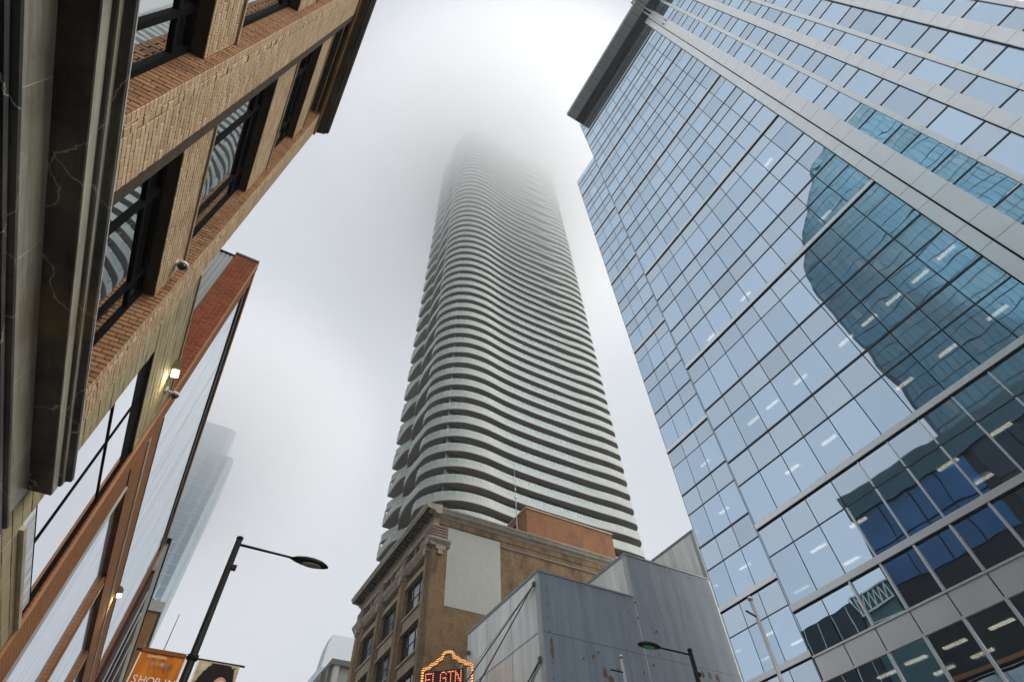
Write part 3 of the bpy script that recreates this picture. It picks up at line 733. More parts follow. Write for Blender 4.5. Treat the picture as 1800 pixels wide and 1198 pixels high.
    for i in range(mb_n):
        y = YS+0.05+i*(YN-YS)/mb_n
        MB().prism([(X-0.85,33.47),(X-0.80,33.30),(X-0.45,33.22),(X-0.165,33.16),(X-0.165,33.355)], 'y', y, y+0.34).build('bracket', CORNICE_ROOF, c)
    pr = [(YS+0.3,33.16),(YS-0.08,33.16),(YS-0.2,33.34),(YS-0.44,33.5),(YS-0.50,33.64),(YS-0.66,33.86),(YS-0.68,33.975),(YS+0.3,34.15)]
    MB().prism(pr, 'x', X+0.5, 42.6).build('cornice_return', CREAM, T)
    bx('parapet', BS, T, X+0.6, 42.5, YS+0.31, YN-0.2, 33.3, 34.2)
    # flank details
    bx('painted_patch', WHITE, fl, 19.08, 24.85, YS-0.02, YS-0.003, 24.74, 32.35)
    MB().prism([(YS-0.004,31.75),(YS-0.10,31.8),(YS-0.14,31.95),(YS-0.004,32.02)], 'x', 24.9, 42.4).build('string_course', stained('pale_string', (0.42,0.36,0.28), (0.2,0.15,0.1)), fl)
    # roof house
    P = bx('roof_house', BP, T, 29.9, 42.4, 46.0, 58.0, 34.3, 39.55)
    bx('roof_house_coping', BUFF, P, 29.8, 42.45, 45.9, 58.1, 39.552, 39.75)
    bx('roof_house_louvre', BLACK_FRAME, P, 29.88, 29.899, 48.4, 49.2, 37.9, 38.8)
    A = thing('roof_antenna', (27.8, 44.8, 34.2), 'thin roof antenna mast standing on the theatre building roof', 'antenna')
    mt = plain('antenna_metal', (0.45, 0.46, 0.46), 0.4, 0.5, 0.5)
    MB().tube((27.8, 44.8, 34.2), (27.8, 44.8, 39.6), 0.055, seg=6).tube((27.8,44.8,39.6), (27.8,44.8,44.6), 0.028, seg=6).build('mast', mt, A)
    MB().box(27.7, 27.9, 44.7, 44.9, 39.5, 39.75).box(27.72, 27.88, 44.72, 44.88, 40.6, 40.75).build('bracket', mt, A)
theatre()

# ================================================================== 8. metal clad building
def metal_building():
    T = thing('metal_clad_building', (29, 34.5, 0), 'windowless metal clad building with white side and weathered blue-grey front', 'building')
    Y0 = 29.15
    def corr(name, base, axis, dirt, pit):
        g = NG(name); sep = g.n('ShaderNodeSeparateXYZ'); g.l(g.pos(), sep.inputs[0])
        s = g.n('ShaderNodeMath', operation='MULTIPLY'); s.inputs[1].default_value = 2*math.pi/0.16; g.l(sep.outputs['Y' if axis == 'y' else 'X'], s.inputs[0])
        sn = g.n('ShaderNodeMath', operation='SINE'); g.l(s.outputs[0], sn.inputs[0])
        c = g.ramp(g.noise(1.1, 6, 0.7, (1, 1, 0.10)), [(0.3, [x*0.72 for x in base]), (0.7, [min(1, x*1.15) for x in base])])
        c = g.mix(g.ramp(g.noise(0.35, 4, 0.6), [(0.4, 0.0), (0.75, 0.5)]), c, dirt)
        c = g.mix(g.ramp(g.noise(2.4, 3, 0.5, (1, 1, 0.35)), [(pit, 0.0), (pit+0.02, 0.8)]), c, (0.08, 0.06, 0.045))
        return g.done(g.princ(c, 0.42 if axis == 'y' else 0.6, 0.35, 0.45 if axis == 'y' else 0.0, g.bump(sn.outputs[0], 0.14, 0.012)))
    WH = corr('white_ribbed_metal', (0.80, 0.82, 0.77), 'y', (0.66, 0.66, 0.59), 0.80)
    BLU = corr('blue_grey_ribbed_metal', (0.40, 0.49, 0.585), 'x', (0.30, 0.375, 0.45), 0.70)
    TRIM = plain('white_trim', (0.58, 0.59, 0.57), 0.5, 0.4); FL = plain('grey_flashing', (0.30, 0.32, 0.33), 0.5, 0.4, 0.3)
    PATCH = plain('peeled_patch', (0.30, 0.17, 0.07), 0.8, 0.2, 0, 0.4, 8)
    steps = [(19.5, 27.74, 20.83), (27.74, 36.54, 24.24), (36.54, 51.2, 28.84)]
    for i, (a, b, z) in enumerate(steps):
        yn = 39.4 if i == 0 else 44.0 if i == 1 else 43.0
        blk = MB().box(a, b-0.002, Y0, yn, 0, z).build('block', WH, T)
        f = bx('front_sheet', BLU, blk, a+0.12, b-(0.0 if i < 2 else 0.01), Y0-0.02, Y0-0.003, 0, z-0.1)
        bx('corner_trim', TRIM, blk, a-0.02, a+0.119, Y0-0.04, Y0+0.35, 0 if i == 0 else steps[i-1][2], z-0.1)
        bx('flashing', FL, blk, a-0.06, b-0.003, Y0-0.07, yn+0.03, z+0.002, z+0.12)
        bx('flashing', FL, blk, a-0.05, a+0.1, Y0-0.05, yn, z-0.10, z+0.001)
        if i == 0:
            bx('sheet_seam', FL, blk, a-0.012, a-0.002, Y0, yn, 16.95, 17.02)
            for y in (32.75, 36.2): bx('sheet_seam', FL, blk, a-0.01, a-0.002, y, y+0.03, 0, 20.65)
        else:
            bx('sheet_seam', FL, blk, a-0.01, a-0.002, Y0+2.9, Y0+2.93, steps[i-1][2], z-0.1)
        bx('sheet_seam', FASCIA_GREY, f, a+0.13, b-0.02, Y0-0.026, Y0-0.0205, 16.92, 16.98)
        for q in range(1, 8):
            xx = a+0.12+q*1.09
            if xx < b-0.1: bx('sheet_joint', FASCIA_GREY, f, xx, xx+0.018, Y0-0.024, Y0-0.0202, 0.1, z-0.12)
    rng = random.Random(3)
    pts = [(24.06, 15.3, 0.18, 0.56), (24.45, 14.97, 0.22, 0.38), (24.62, 14.02, 0.29, 0.45), (24.95, 13.85, 0.2, 0.4), (23.28, 16.08, 0.11, 0.18), (23.62, 14.52, 0.13, 0.13), (28.07, 17.53, 0.13, 0.22), (32.75, 16.53, 0.13, 0.38), (33.42, 16.58, 0.14, 0.38), (34.09, 16.53, 0.18, 0.42), (20.16, 16.08, 0.13, 1.11), (25.18, 15.64, 0.11, 0.16)]
    bl = [b for b in T.children][0]
    for (x, z, w_, h) in pts:
        mb = MB(); n = 9; ring = [(x+w_*(0.7+0.5*rng.random())*math.cos(t*2*math.pi/n), z+h*(0.7+0.5*rng.random())*0.6*math.sin(t*2*math.pi/n)) for t in range(n)]
        mb.prism(ring, 'y', Y0-0.035, Y0-0.021); mb.build('peeled_patch', PATCH if rng.random() < 0.5 else MATS['terracotta_band'], bl)
    for i in range(12):
        bx('fixing_plate', FL, bl, 20.05+0.02*(i % 2), 20.2, Y0-0.04, Y0-0.021, 9.84+0.89*i, 9.97+0.89*i)
    for (x, z) in ((22.5, 15.86), (23.39, 13.63), (26.74, 14.97), (28.3, 16.42), (23.73, 16.42), (29.3, 18.76), (27.85, 20.54), (27.79, 19.42)):
        MB().tube((x, Y0-0.10, z), (x, Y0-0.02, z), 0.07, seg=8).build('pipe_stub', FL, bl)
    MB().tube((19.41, 29.41, 15.36), (19.16, 38.54, 10.29), 0.055, seg=6).build('brace_pipe', plain('dark_green_steel', (0.10, 0.12, 0.10), 0.5, 0.4), bl)
    MB().box(19.34, 19.52, 29.3, 29.52, 15.19, 15.53).build('pipe_bracket', MATS['dark_green_steel'], bl)
    MB().tube((19.44, 29.52, 15.3), (19.27, 37.43, 9.4), 0.022, seg=5).build('cable', MATS['dark_green_steel'], bl)
metal_building()

# ================================================================== 9. glass office building
LIGHTS = [(23.78,0.23,22.72),(23.87,1.62,22.72),(23.87,3.04,22.72),(23.9,4.48,22.72),(23.8,0.86,18.77),(23.94,5.93,22.72),(23.83,3.05,18.77),(23.89,5.21,18.77),(24.02,11.03,22.72),(24.03,12.48,22.72),(23.96,8.93,22.72),(24.0,11.84,18.77),(23.88,2.35,30.62),(23.51,2.28,38.52),(23.85,8.85,30.62),(24.2,12.39,30.62),(28.68,19.79,26.67),(28.73,19.82,22.72),(28.75,19.92,18.77),(24.1,12.6,14.82),(26.43,12.64,14.82),(28.69,20.0,14.82),(31.03,20.08,14.82),(23.91,5.98,14.82),(23.8,3.77,14.82),(26.19,5.89,14.82),(24.04,10.35,14.82),(23.87,9.59,9.5),(25.59,9.61,9.5),(23.8,11.08,9.5),(23.95,12.41,9.5),(23.9,9.41,18.77),(23.55,-3.18,22.72),(25.7,11.2,9.5),(23.9,7.9,9.5)]
def office():
    T = thing('glass_office_building', (34, 4, 0), 'blue mirrored glass office building with grey panel piers at right', 'building')
    X, XR = 22.5, 26.9
    ZR = 81.2
    F0, FHt = 12.42, 3.953
    floors = [F0+FHt*i for i in range(-3, 18)]
    cand = []         # panes: (size, thing-part, kind, x, y0,y1,z0,z1)
    core = bx('core', OFFICE, T, 31.5, 44, -9.6, 20.2, 0, ZR)
    # floor plates with pale ceilings below
    CEIL = plain('ceiling_tile', (0.12, 0.12, 0.12), 0.9, 0.1)
    fl_parts = {}
    for i, z in enumerate(floors):
        if z > ZR-1: continue
        pl_ = MB().prism([(X+0.12, -9.6), (X+0.12, 14.05), (XR+0.12, 14.05), (XR+0.12, 21.2), (31.49, 21.2), (31.49, -9.6)], 'z', z-(1.45 if i != 3 else 2.87), z-0.05).build('floor_plate', CEIL, T)
        fl_parts[i] = pl_
    # backing mullion grid behind the joints
    grid = MB()
    ysM = [14.15-1.4575*i for i in range(11)]            # 14.15 .. -0.425
    ysR = [21.33-1.44*i for i in range(6)]
    for y in ysM: grid.box(X+0.03, X+0.11, y-0.03, y+0.03, 0.2, ZR)
    for y in ysR: grid.box(XR+0.03, XR+0.11, y-0.03, y+0.03, 0.2, ZR)
    g0 = grid.build('mullion_grid', GASKET, T)
    bx('side_return', OFF_SPAND, T, X, XR, 14.16, 14.20, 0.2, ZR)
    bx('end_wall', OFF_SPAND, T, XR+0.05, 44, 21.34, 21.40, 0.2, ZR)
    j = 0.022
    # main and recessed curtain wall
    for (xp, ys) in ((X, ysM), (XR, ysR)):
        for i, z in enumerate(floors):
            if z+0.1 > ZR: break
            z2 = min(z+2.40, ZR); z3 = min(z+FHt, ZR)
            for a in range(len(ys)-1):
                y1, y0 = ys[a], ys[a+1]
                if xp == X and i < 3: continue
                cand.append((1, OFF_VISION, xp, y0+j, y1-j, z+0.05, z2-0.03))
                if z3 > z2+0.1: cand.append((0, OFF_SPAND, xp, y0+j, y1-j, z2+0.03, z3-0.05))
            # horizontal covers at floor line
            thick = (i % 3 == 1) or i == 3
            a0, a1 = ys[-1], ys[0]
            if xp == X and i < 3: continue
            if thick: 
                h = bx('floor_cover', PANEL_GREY, T, xp-0.10, xp+0.028, a0, a1, z-0.14, z+0.13)
                bx('cover_shadow_strip', GASKET, h, xp-0.06, xp+0.028, a0, a1, z-0.20, z-0.141)  # black strip below the cover, painting in its shadow
            else: bx('floor_fin', FIN_DARK, T, xp-0.04, xp+0.028, a0, a1, z-0.055, z+0.04)
            if z2 < ZR-0.5: bx('sill_fin', FIN_DARK, T, xp-(0.03 if i % 3 != 0 else 0.01), xp+0.028, a0, a1, z2-0.035, z2+0.025)
    # lower storeys of the main face: opaque grey row, dark vision row
    for a in range(10):
        y1, y0 = ysM[a], ysM[a+1]
        cand.append((1, OFF_VISION, X, y0+j, y1-j, 10.55, 12.27))
        cand.append((2, PANEL_GREY, X, y0+j, y1-j, 9.66, 10.46))
        cand.append((1, OFF_VISION, X, y0+j, y1-j, 6.6, 9.58))
        cand.append((1, OFF_VISION, X, y0+j, y1-j, 3.2, 6.5))
    for z in (10.50, 9.62): bx('transom_rail', PANEL_GREY, T, X-0.05, X+0.028, ysM[-1], ysM[0], z-0.035, z+0.035)
    for y in ysM[1:-1]:
        for (u, v) in ((3.2, 9.58), (10.54, 12.27)):
            if y < 12: bx('glass_mullion', PANEL_GREY, T, X-0.07, X+0.027, y-0.045, y+0.045, u, v)
        if y < 10.5: bx('glass_mullion', PANEL_GREY, T, X-0.06, X+0.027, y-0.03, y+0.03, 12.56, 14.78)
        if y < 9.0: bx('glass_mullion', PANEL_GREY, T, X-0.05, X+0.027, y-0.022, y+0.022, 14.9, 16.15)
    # right-hand part: panel piers, slim bands and windows
    pr = [(-2.02, -1.10), (-1.06, -0.44)]
    piers = [(-2.02, -0.45), (-5.26, -4.66), (-8.2, -7.6)]
    bands = [(-3.48, -3.20), (-6.42, -6.16), (-9.36, -9.1)]
    gaps = [(-3.20, -2.02), (-4.66, -3.48), (-6.16, -5.26), (-7.6, -6.42), (-9.1, -8.2)]
    zj = []
    for z in floors:
        for q in (z, z+1.5):
            if 3 < q < ZR-0.5: zj.append(q)
    zj = sorted(zj)
    u = unit_mesh('cladding_panel', PANEL_GREY, '-y', 0.004)
    um = MB().cbox(-.5, .5, -.5, .5, -.5, .5, 0.01, '+x')
    def panel(p, x, y0, y1, z0, z1, t=0.05): MB().box(x, x+t, y0+0.012, y1-0.012, z0+0.012, z1-0.012).build('cladding_panel', PANEL_GREY, p)
    for n_, (a, b) in enumerate(piers):
        back = bx('pier', GASKET, T, X-0.12, X+0.3, a+0.02, b-0.02, 3, ZR)
        for i in range(len(zj)-1):
            if n_ == 0:
                panel(back, X-0.30, a, -1.12, zj[i], zj[i+1], 0.17); panel(back, X-0.30, -1.06, b, zj[i], zj[i+1], 0.17)
            else: panel(back, X-0.22, a, b, zj[i], zj[i+1], 0.095)
    for (a, b) in bands:
        back = bx('slim_pier', GASKET, T, X-0.05, X+0.2, a+0.02, b-0.02, 3, ZR)
        for i in range(0, len(zj)-1): panel(back, X-0.12, a, b, zj[i], zj[i+1], 0.068)
    for (a, b) in gaps:
        for i in range(len(zj)-1):
            d = zj[i+1]-zj[i]
            cand.append((1 if d > 2 else 0, OFF_VISION if d > 2 else OFF_SPAND, X, a+0.004, b-0.004, zj[i]+0.05, zj[i+1]-0.05))
    for i, q in enumerate(zj):
        k = (floors.index(q) if q in floors else -1)
        for (a, b) in gaps:
            bx('floor_fin', FIN_DARK, T, X-0.03, X+0.028, a, b, q-0.04, q+0.035)
    # the 300 panes that show largest are pieces of their own; the others are joined by kind
    def size(c):
        cx = Vector((c[2], (c[3]+c[4])/2, (c[5]+c[6])/2)); d = cx-CAM
        return (c[4]-c[3])*(c[6]-c[5])*abs(d.x)/d.length**3
    vis = [c for c in cand]
    vis.sort(key=size, reverse=True)
    rest = {}
    for i, c in enumerate(vis):
        a = (c[2], c[2]+0.02, c[3], c[4], c[5], c[6])
        if i < 298: bx('pane' if c[0] < 2 else 'cladding_panel', c[1], g0, *a)
        else: rest.setdefault(c[1].name, MB()).box(*a)
    for nme, mb in rest.items():
        o = mb.build('upper_panes', MATS[nme], T); o['kind'] = 'stuff'
    # roof overhang
    SOFFIT_PANEL = plain('soffit_panel_grey', (0.55, 0.59, 0.59), 0.45, 0.4, 0, 0.1, 0.6)
    bx('canopy_edge', FASCIA_GREY, T, 20.47, 20.515, -12, 14.15, 82.0, 82.9)
    R_ = MB().box(20.55, 27.0, -12, 14.1, 82.2, 82.3).build('roof_canopy', SOFFIT_DARK, T)
    bx('canopy_neck', SOFFIT_DARK, T, 22.6, 30, -12, 14.0, ZR+0.002, 82.198)
    y = 14.1
    while y > -12:
        bx('soffit_panel', SOFFIT_PANEL, R_, 20.52, 21.86, y-1.44, y-0.02, 82.06, 82.19); y -= 1.47
    y = 14.1
    bx('fascia_end', FASCIA_GREY, R_, 20.52, 27.0, 14.102, 14.15, 82.03, 82.9)
    bx('canopy_top', SOFFIT_DARK, R_, 20.55, 27.0, -12, 14.09, 82.302, 82.8)
    # roof davit over the first pier
    wh = plain('davit_white', (0.72, 0.73, 0.73), 0.4, 0.4)
    dv = MB().box(19.9, 23.6, -1.9, -1.75, 82.0, 82.16).box(19.9, 23.6, -1.45, -1.3, 82.0, 82.16).box(20.0, 20.2, -1.75, -1.45, 82.0, 82.16).box(21.2, 21.3, -1.75, -1.45, 82.02, 82.14)
    dv.box(22.05, 22.2, -1.9, -1.75, 72.5, 82.0).box(22.05, 22.2, -1.45, -1.3, 72.5, 82.0)
    dv.build('roof_davit', wh, T)
    # ceiling light fixtures
    lu = MB().box(-0.08, 0.08, -0.42, 0.42, -0.03, 0.03).build('tmp', LIGHT_STRIP); lm = lu.data; lm.name = 'ceiling_light'; bpy.data.objects.remove(lu)
    for (x, y, z) in LIGHTS:
        cz = {q: floors[q]-(1.45 if q != 3 else 2.87) for q in fl_parts}
        i = min(cz, key=lambda q: abs(cz[q]-z)); zz = cz[i]-0.035
        share('ceiling_light', lm, fl_parts[i], (x, y, zz))
office()

# ================================================================== 10. buildings across the street seen in the mirror glass
def reflected():
    TEAL = glazing('teal_tower_glass', (0.28, 0.46, 0.52), 0.55, None, 0.02, 0.05, 0.25, (0.015, 0.075, 0.105))
    g = NG('teal_pane'); geo = g.n('ShaderNodeObjectInfo'); ge = g.n('ShaderNodeNewGeometry')
    c = g.ramp(ge.outputs['Random Per Island'], [(0.0, (0.018, 0.062, 0.09)), (0.5, (0.026, 0.092, 0.13)), (0.8, (0.036, 0.088, 0.11)), (0.93, (0.075, 0.10, 0.11)), (1.0, (0.12, 0.14, 0.14))])
    gp = g.n('ShaderNodeBsdfGlossy'); gp.inputs['Color'].default_value = (0.11, 0.23, 0.29, 1); gp.inputs['Roughness'].default_value = 0.08
    mp_ = g.n('ShaderNodeMixShader'); mp_.inputs[0].default_value = 0.25; g.l(g.princ(c, 0.4, 0.3), mp_.inputs[1]); g.l(gp.outputs[0], mp_.inputs[2]); PANE = g.done(mp_.outputs[0])
    LINE_ = plain('dark_teal_mullion', (0.006, 0.02, 0.03), 0.6)
    T = thing('sloped_roof_tower', (-52, 4, 0), 'teal glass tower with slanted roof standing behind the camera across the street', 'tower')
    prof = [(-12.45, 0), (20.3, 0), (19.6, 92), (18.6, 97), (13.5, 107), (2.5, 121), (-2.0, 122.3), (-12.45, 122.3)]
    MB().prism(prof, 'x', -62, -40.06).build('body', LINE_, T)
    mb = MB(); fh = 2.7; n = 32; wv = (20.25+12.45)/n
    def roof(y):
        pts = [(-12.45,122.3),(-2.0,122.3),(2.5,121),(13.5,107),(18.6,97),(19.6,92),(20.3,0)]
        for (a, za), (b, zb) in zip(pts, pts[1:]):
            if a <= y <= b: return za+(zb-za)*(y-a)/max(b-a, 1e-6)
        return 0
    for i in range(n):
        y0 = -12.45+i*wv; y1 = y0+wv
        j = 0
        while j*fh < 122:
            z0 = j*fh; z1 = z0+fh; m = min(roof(y0+0.1), roof(min(y1-0.1, 20.2)))
            if z0 < m-0.4: mb.box(-40.058, -40.0, y0+0.05, y1-0.05, z0+0.10, min(z1-0.10, m-0.1))
            j += 1
    o = mb.build('curtain_panes', PANE, T); o['kind'] = 'stuff'
    T = thing('blue_glass_building', (-20, 14, 0), 'blue glass fronted building across the street mirrored in the office glass', 'building')
    NAVY = plain('navy_cladding', (0.012, 0.022, 0.032), 0.5, 0.4); TE = plain('dark_teal_parapet', (0.03, 0.075, 0.095), 0.5, 0.4)
    g = NG('deep_blue_glass'); PB = g.done(g.princ(g.ramp(g.noise(0.25, 3), [(0.3, (0.008, 0.05, 0.13)), (0.7, (0.018, 0.10, 0.24))]), 0.3, 0.5))
    BK = plain('black_cladding', (0.012, 0.011, 0.011), 0.6, 0.3)
    bx('wall', BK, T, -30, -12.3, -20, 25.1, 0, 33.6)
    bx('parapet', TE, T, -30, -12.0, -20, 25.15, 33.602, 36.2)
    for i in range(4):
        for j in range(2):
            y = 12.7+i*3.1; z = 26.2+j*3.7
            bx('blue_pane', PB, T, -12.298, -12.2, y+0.08, y+3.02, z+0.08, z+3.6)
    for i in range(9):
        y = -16+i*3.1
        for j in range(2): bx('black_pane', NAVY, T, -12.298, -12.2, y+0.08, y+3.0, 26.2+j*3.7, 29.8+j*3.7)
    T = thing('glazed_gallery', (-16, 27, 0), 'glazed gallery with pale steel trusses across the street', 'building')
    ST = plain('pale_truss_steel', (0.55, 0.62, 0.60), 0.4, 0.4); GG = plain('gallery_glass', (0.05, 0.11, 0.12), 0.2, 0.6)
    bx('wall', GG, T, -20, -12.4, 25.2, 29.4, 0, 27.3)
    mb = MB()
    for z in (24.2, 25.6, 27.2): mb.box(-12.398, -12.2, 25.2, 29.4, z, z+0.14)
    for i in range(7):
        y = 25.3+i*0.66; mb.tube((-12.28, y, 25.7), (-12.28, y+0.33, 27.2), 0.06, seg=5); mb.tube((-12.28, y+0.33, 27.2), (-12.28, y+0.66, 25.7), 0.06, seg=5)
    mb.build('truss', ST, T)
    T = thing('navy_low_building', (-18, 34, 0), 'low navy panelled building across the street beside the glazed gallery', 'building')
    bx('wall', NAVY, T, -24, -12.1, 29.5, 39.0, 0, 26.8)
    for i in range(5): bx('panel_line', ST, T, -12.098, -12.05, 30.2+i*1.8, 30.26+i*1.8, 20, 26.7)
reflected()

# ================================================================== 11. street lamps, banners, poles
LAMP_DARK = plain('dark_lamp_metal', (0.011, 0.0095, 0.008), 0.5, 0.15, 0.0, 0.3, 5)
LENS = plain('lamp_lens', (0.42, 0.38, 0.32), 0.25, 0.6)
def lamp(x, y, s, label, banner, lens):
    T = thing('street_lamp', (x, y, 0.13), label, 'street lamp', 'dark street lamps along the pavements')
    MB().lathe((x, y, 0.13), [(0.22, 0), (0.22, 0.12), (0.17, 0.3), (0.13, 0.6), (0.10, 0.9)]).build('base', LAMP_DARK, T, True)
    MB().tube((x, y, 1.0), (x, y, 8.9), 0.088, 0.068, 16).build('post', LAMP_DARK, T, True)
    MB().lathe((x, y, 8.86), [(0.068, 0), (0.066, 0.06), (0.078, 0.07), (0.078, 0.10), (0.06, 0.12), (0.03, 0.135)]).build('finial_cap', LAMP_DARK, T, True)
    MB().tube((x+s*0.06, y, 8.80), (x+s*1.28, y, 8.79), 0.03, 0.024, 10).build('arm', LAMP_DARK, T, True)
    MB().lathe((x, y, 6.30), [(0.075, 0), (0.105, 0.02), (0.105, 0.10), (0.075, 0.12)]).build('collar', LAMP_DARK, T, True)
    MB().box(x+0.07, x+0.16, y-0.05, y+0.05, 8.2, 8.30).build('sensor_box', LAMP_DARK, T)
    # flattened cobra head
    prof = [(0.0, 0.02), (0.06, 0.045), (0.16, 0.10), (0.34, 0.15), (0.55, 0.165), (0.75, 0.14), (0.88, 0.085), (0.95, 0.03)]
    mb = MB(); seg = 16; rings = []
    for (d, r) in prof:
        st = len(mb.v)
        for k in range(seg):
            t = 2*math.pi*k/seg; cz, cyy = math.sin(t), math.cos(t)
            zz = (cz*r*0.75 if cz > 0 else cz*r*0.22)
            mb.v.append((x+s*(1.20+d), y+cyy*r*1.05, 8.775-0.03*d+zz))
        rings.append(st)
    for a, b in zip(rings, rings[1:]):
        for k in range(seg):
            q = (k+1) % seg; mb.f.append((a+k, a+q, b+q, b+k)); mb.mi.append(0)
    mb.f.append(tuple(rings[0]+k for k in range(seg))); mb.f.append(tuple(rings[-1]+k for k in range(seg))); mb.mi += [0, 0]
    h = mb.build('lamp_head', LAMP_DARK, T, True)
    mb = MB(); st = []
    for k in range(16):
        t = 2*math.pi*k/16; st.append((x+s*(1.75+0.23*math.cos(t)), y+0.10*math.sin(t)))
    mb.prism(st, 'z', 8.705, 8.74); mb.build('lens', lens, h)
    if banner:
        for sx in (-1, 1):
            bx('banner_bar', LAMP_DARK, T, min(x+sx*0.1, x+sx*1.0), max(x+sx*0.1, x+sx*1.0), y-0.015, y+0.015, 6.335, 6.365)
            bx('banner_bar', LAMP_DARK, T, min(x+sx*0.1, x+sx*1.0), max(x+sx*0.1, x+sx*1.0), y-0.015, y+0.015, 4.12, 4.15)
    return T
lamp(0.42, 12.98, 1, 'dark street lamp carrying an orange banner on the left pavement', True, LENS)
lamp(14.36, 13.04, -1, 'dark street lamp with green glinting lens in front of blue-grey metal building', False, emit('green_glint_lens', (0.08, 0.45, 0.24), 0.045))  # lens made faintly emissive to paint in a green glint

def cloth(name, mat, parent, x0, x1, y, z0, z1, amp=0.018, seed=0):
    mb = MB(); nx, nz_ = 26, 22; n0 = 0
    for side in (0.0, 0.006):
        for j in range(nz_+1):
            for i in range(nx+1):
                u = i/nx; v = j/nz_
                yy = y + side + amp*(math.sin(u*17+v*2.2+seed)+0.6*math.sin(u*31-v*3+seed*2))*(0.25+0.75*min(1, (1-v)*3.0))
                mb.v.append((x0+(x1-x0)*u, yy, z0+(z1-z0)*v))
    W = nx+1; L = W*(nz_+1)
    for j in range(nz_):
        for i in range(nx):
            a = j*W+i; mb.f.append((a, a+1, a+W+1, a+W)); mb.mi.append(0); mb.f.append((L+a, L+a+W, L+a+W+1, L+a+1)); mb.mi.append(0)
    return mb.build(name, mat, parent, True)
def text(parent, s, size, loc, mat, name='lettering', sx=1.0, ext=0.002):
    cu = bpy.data.curves.new('txt', 'FONT'); cu.body = s; cu.size = size; cu.extrude = ext; cu.resolution_u = 3
    o = bpy.data.objects.new('txt', cu); COL.objects.link(o)
    bpy.context.view_layer.update()
    me = bpy.data.meshes.new_from_object(o); bpy.data.objects.remove(o)
    me.transform(Matrix.Rotation(R(90), 4, 'X') @ Matrix.Diagonal((sx, 1, 1, 1)))
    me.materials.clear(); me.materials.append(mat); me.name = name
    q = bpy.data.objects.new(name, me); COL.objects.link(q); q.parent = parent; q.location = Vector(loc)-wloc(parent); return q
def banners():
    ORA = NG('orange_banner_cloth'); c = ORA.ramp(ORA.noise(3.5, 5, 0.6, (1.6, 1, 0.35)), [(0.3, (0.40, 0.10, 0.008)), (0.7, (0.62, 0.20, 0.02))])
    OM = ORA.done(ORA.princ(c, 0.75, 0.2, 0, ORA.bump(ORA.noise(120, 2), 0.2, 0.003)))
    WH = plain('banner_white_print', (0.80, 0.74, 0.62), 0.8, 0.1)
    T = thing('orange_banner', (-0.07, 12.98, 5.2), 'orange street banner with shopping slogan hanging left of lamp post', 'banner')
    cloth('fabric', OM, T, -0.47, 0.30, 12.965, 4.15, 6.335, 0.014, 1)
    bx('top_sleeve', plain('banner_sleeve', (0.22, 0.07, 0.01), 0.8), T, -0.48, 0.30, 12.945, 13.015, 6.315, 6.39)
    bx('edge_hem', WH, T, -0.495, -0.472, 12.955, 12.975, 4.2, 6.3)
    bx('edge_hem', WH, T, 0.303, 0.325, 12.955, 12.975, 4.2, 6.3)
    yy = 12.925
    x = -0.345
    for ch in 'DOWNTOWN': text(T, ch, 0.062, (x, yy, 6.225), WH); x += 0.041
    cols = [(0.30, 0.22, 0.62), (0.30, 0.42, 0.12), (0.62, 0.50, 0.68), (0.02, 0.24, 0.52), (0.30, 0.07, 0.03)]
    x = -0.245
    for ch, cc in zip('yonge', cols):
        nm = 'print_colour_%s' % ch; q = text(T, ch, 0.13, (x, yy, 6.10), plain(nm, cc, 0.7, 0.1)); x += 0.083
    x = -0.43
    for ch, wd in zip('SHOP IN', (0.105, 0.13, 0.14, 0.115, 0.045, 0.055, 0.12)):
        if ch != ' ': text(T, ch, 0.19, (x, yy, 5.78), WH, sx=0.95)
        x += wd
    T = thing('portrait_banner', (0.95, 12.98, 5.2), 'banner with dark haired portrait print hanging right of lamp post', 'banner')
    BG = plain('banner_cream_print', (0.52, 0.43, 0.28), 0.8, 0.1, 0, 0.35, 6)
    cloth('fabric', BG, T, 0.56, 1.33, 12.965, 4.15, 6.335, 0.008, 2)
    BLK = plain('banner_black_print', (0.008, 0.007, 0.007), 0.7, 0.2); SKIN = plain('banner_skin_print', (0.62, 0.34, 0.22), 0.7, 0.2); SK2 = plain('banner_pale_print', (0.62, 0.60, 0.56), 0.7, 0.2)
    rng = random.Random(5); pts = []
    for i in range(60):
        t = 2*math.pi*i/60; rr = 1+0.22*rng.random()*(i % 2)
        pts.append((min(1.325, max(0.60, 1.0+0.40*rr*math.cos(t))), min(6.31, 5.72+0.62*rr*math.sin(t))))
    MB().prism(pts, 'y', 12.935, 12.94).build('hair_print', BLK, T)
    e = lambda cx, cz, a, b: [(cx+a*math.cos(2*math.pi*i/28), cz+b*math.sin(2*math.pi*i/28)) for i in range(28)]
    MB().prism(e(1.06, 5.80, 0.16, 0.29), 'y', 12.929, 12.934).build('face_print', SKIN, T)
    MB().prism(e(1.09, 5.765, 0.135, 0.27), 'y', 12.924, 12.9285).build('cheek_print', SK2, T)
    MB().prism([(1.24, 6.25), (1.32, 6.30), (1.325, 6.05), (1.29, 6.0)], 'y', 12.929, 12.934).build('corner_print', BG, T)
    bx('edge_hem', WH, T, 0.535, 0.557, 12.955, 12.975, 4.2, 6.3)
banners()

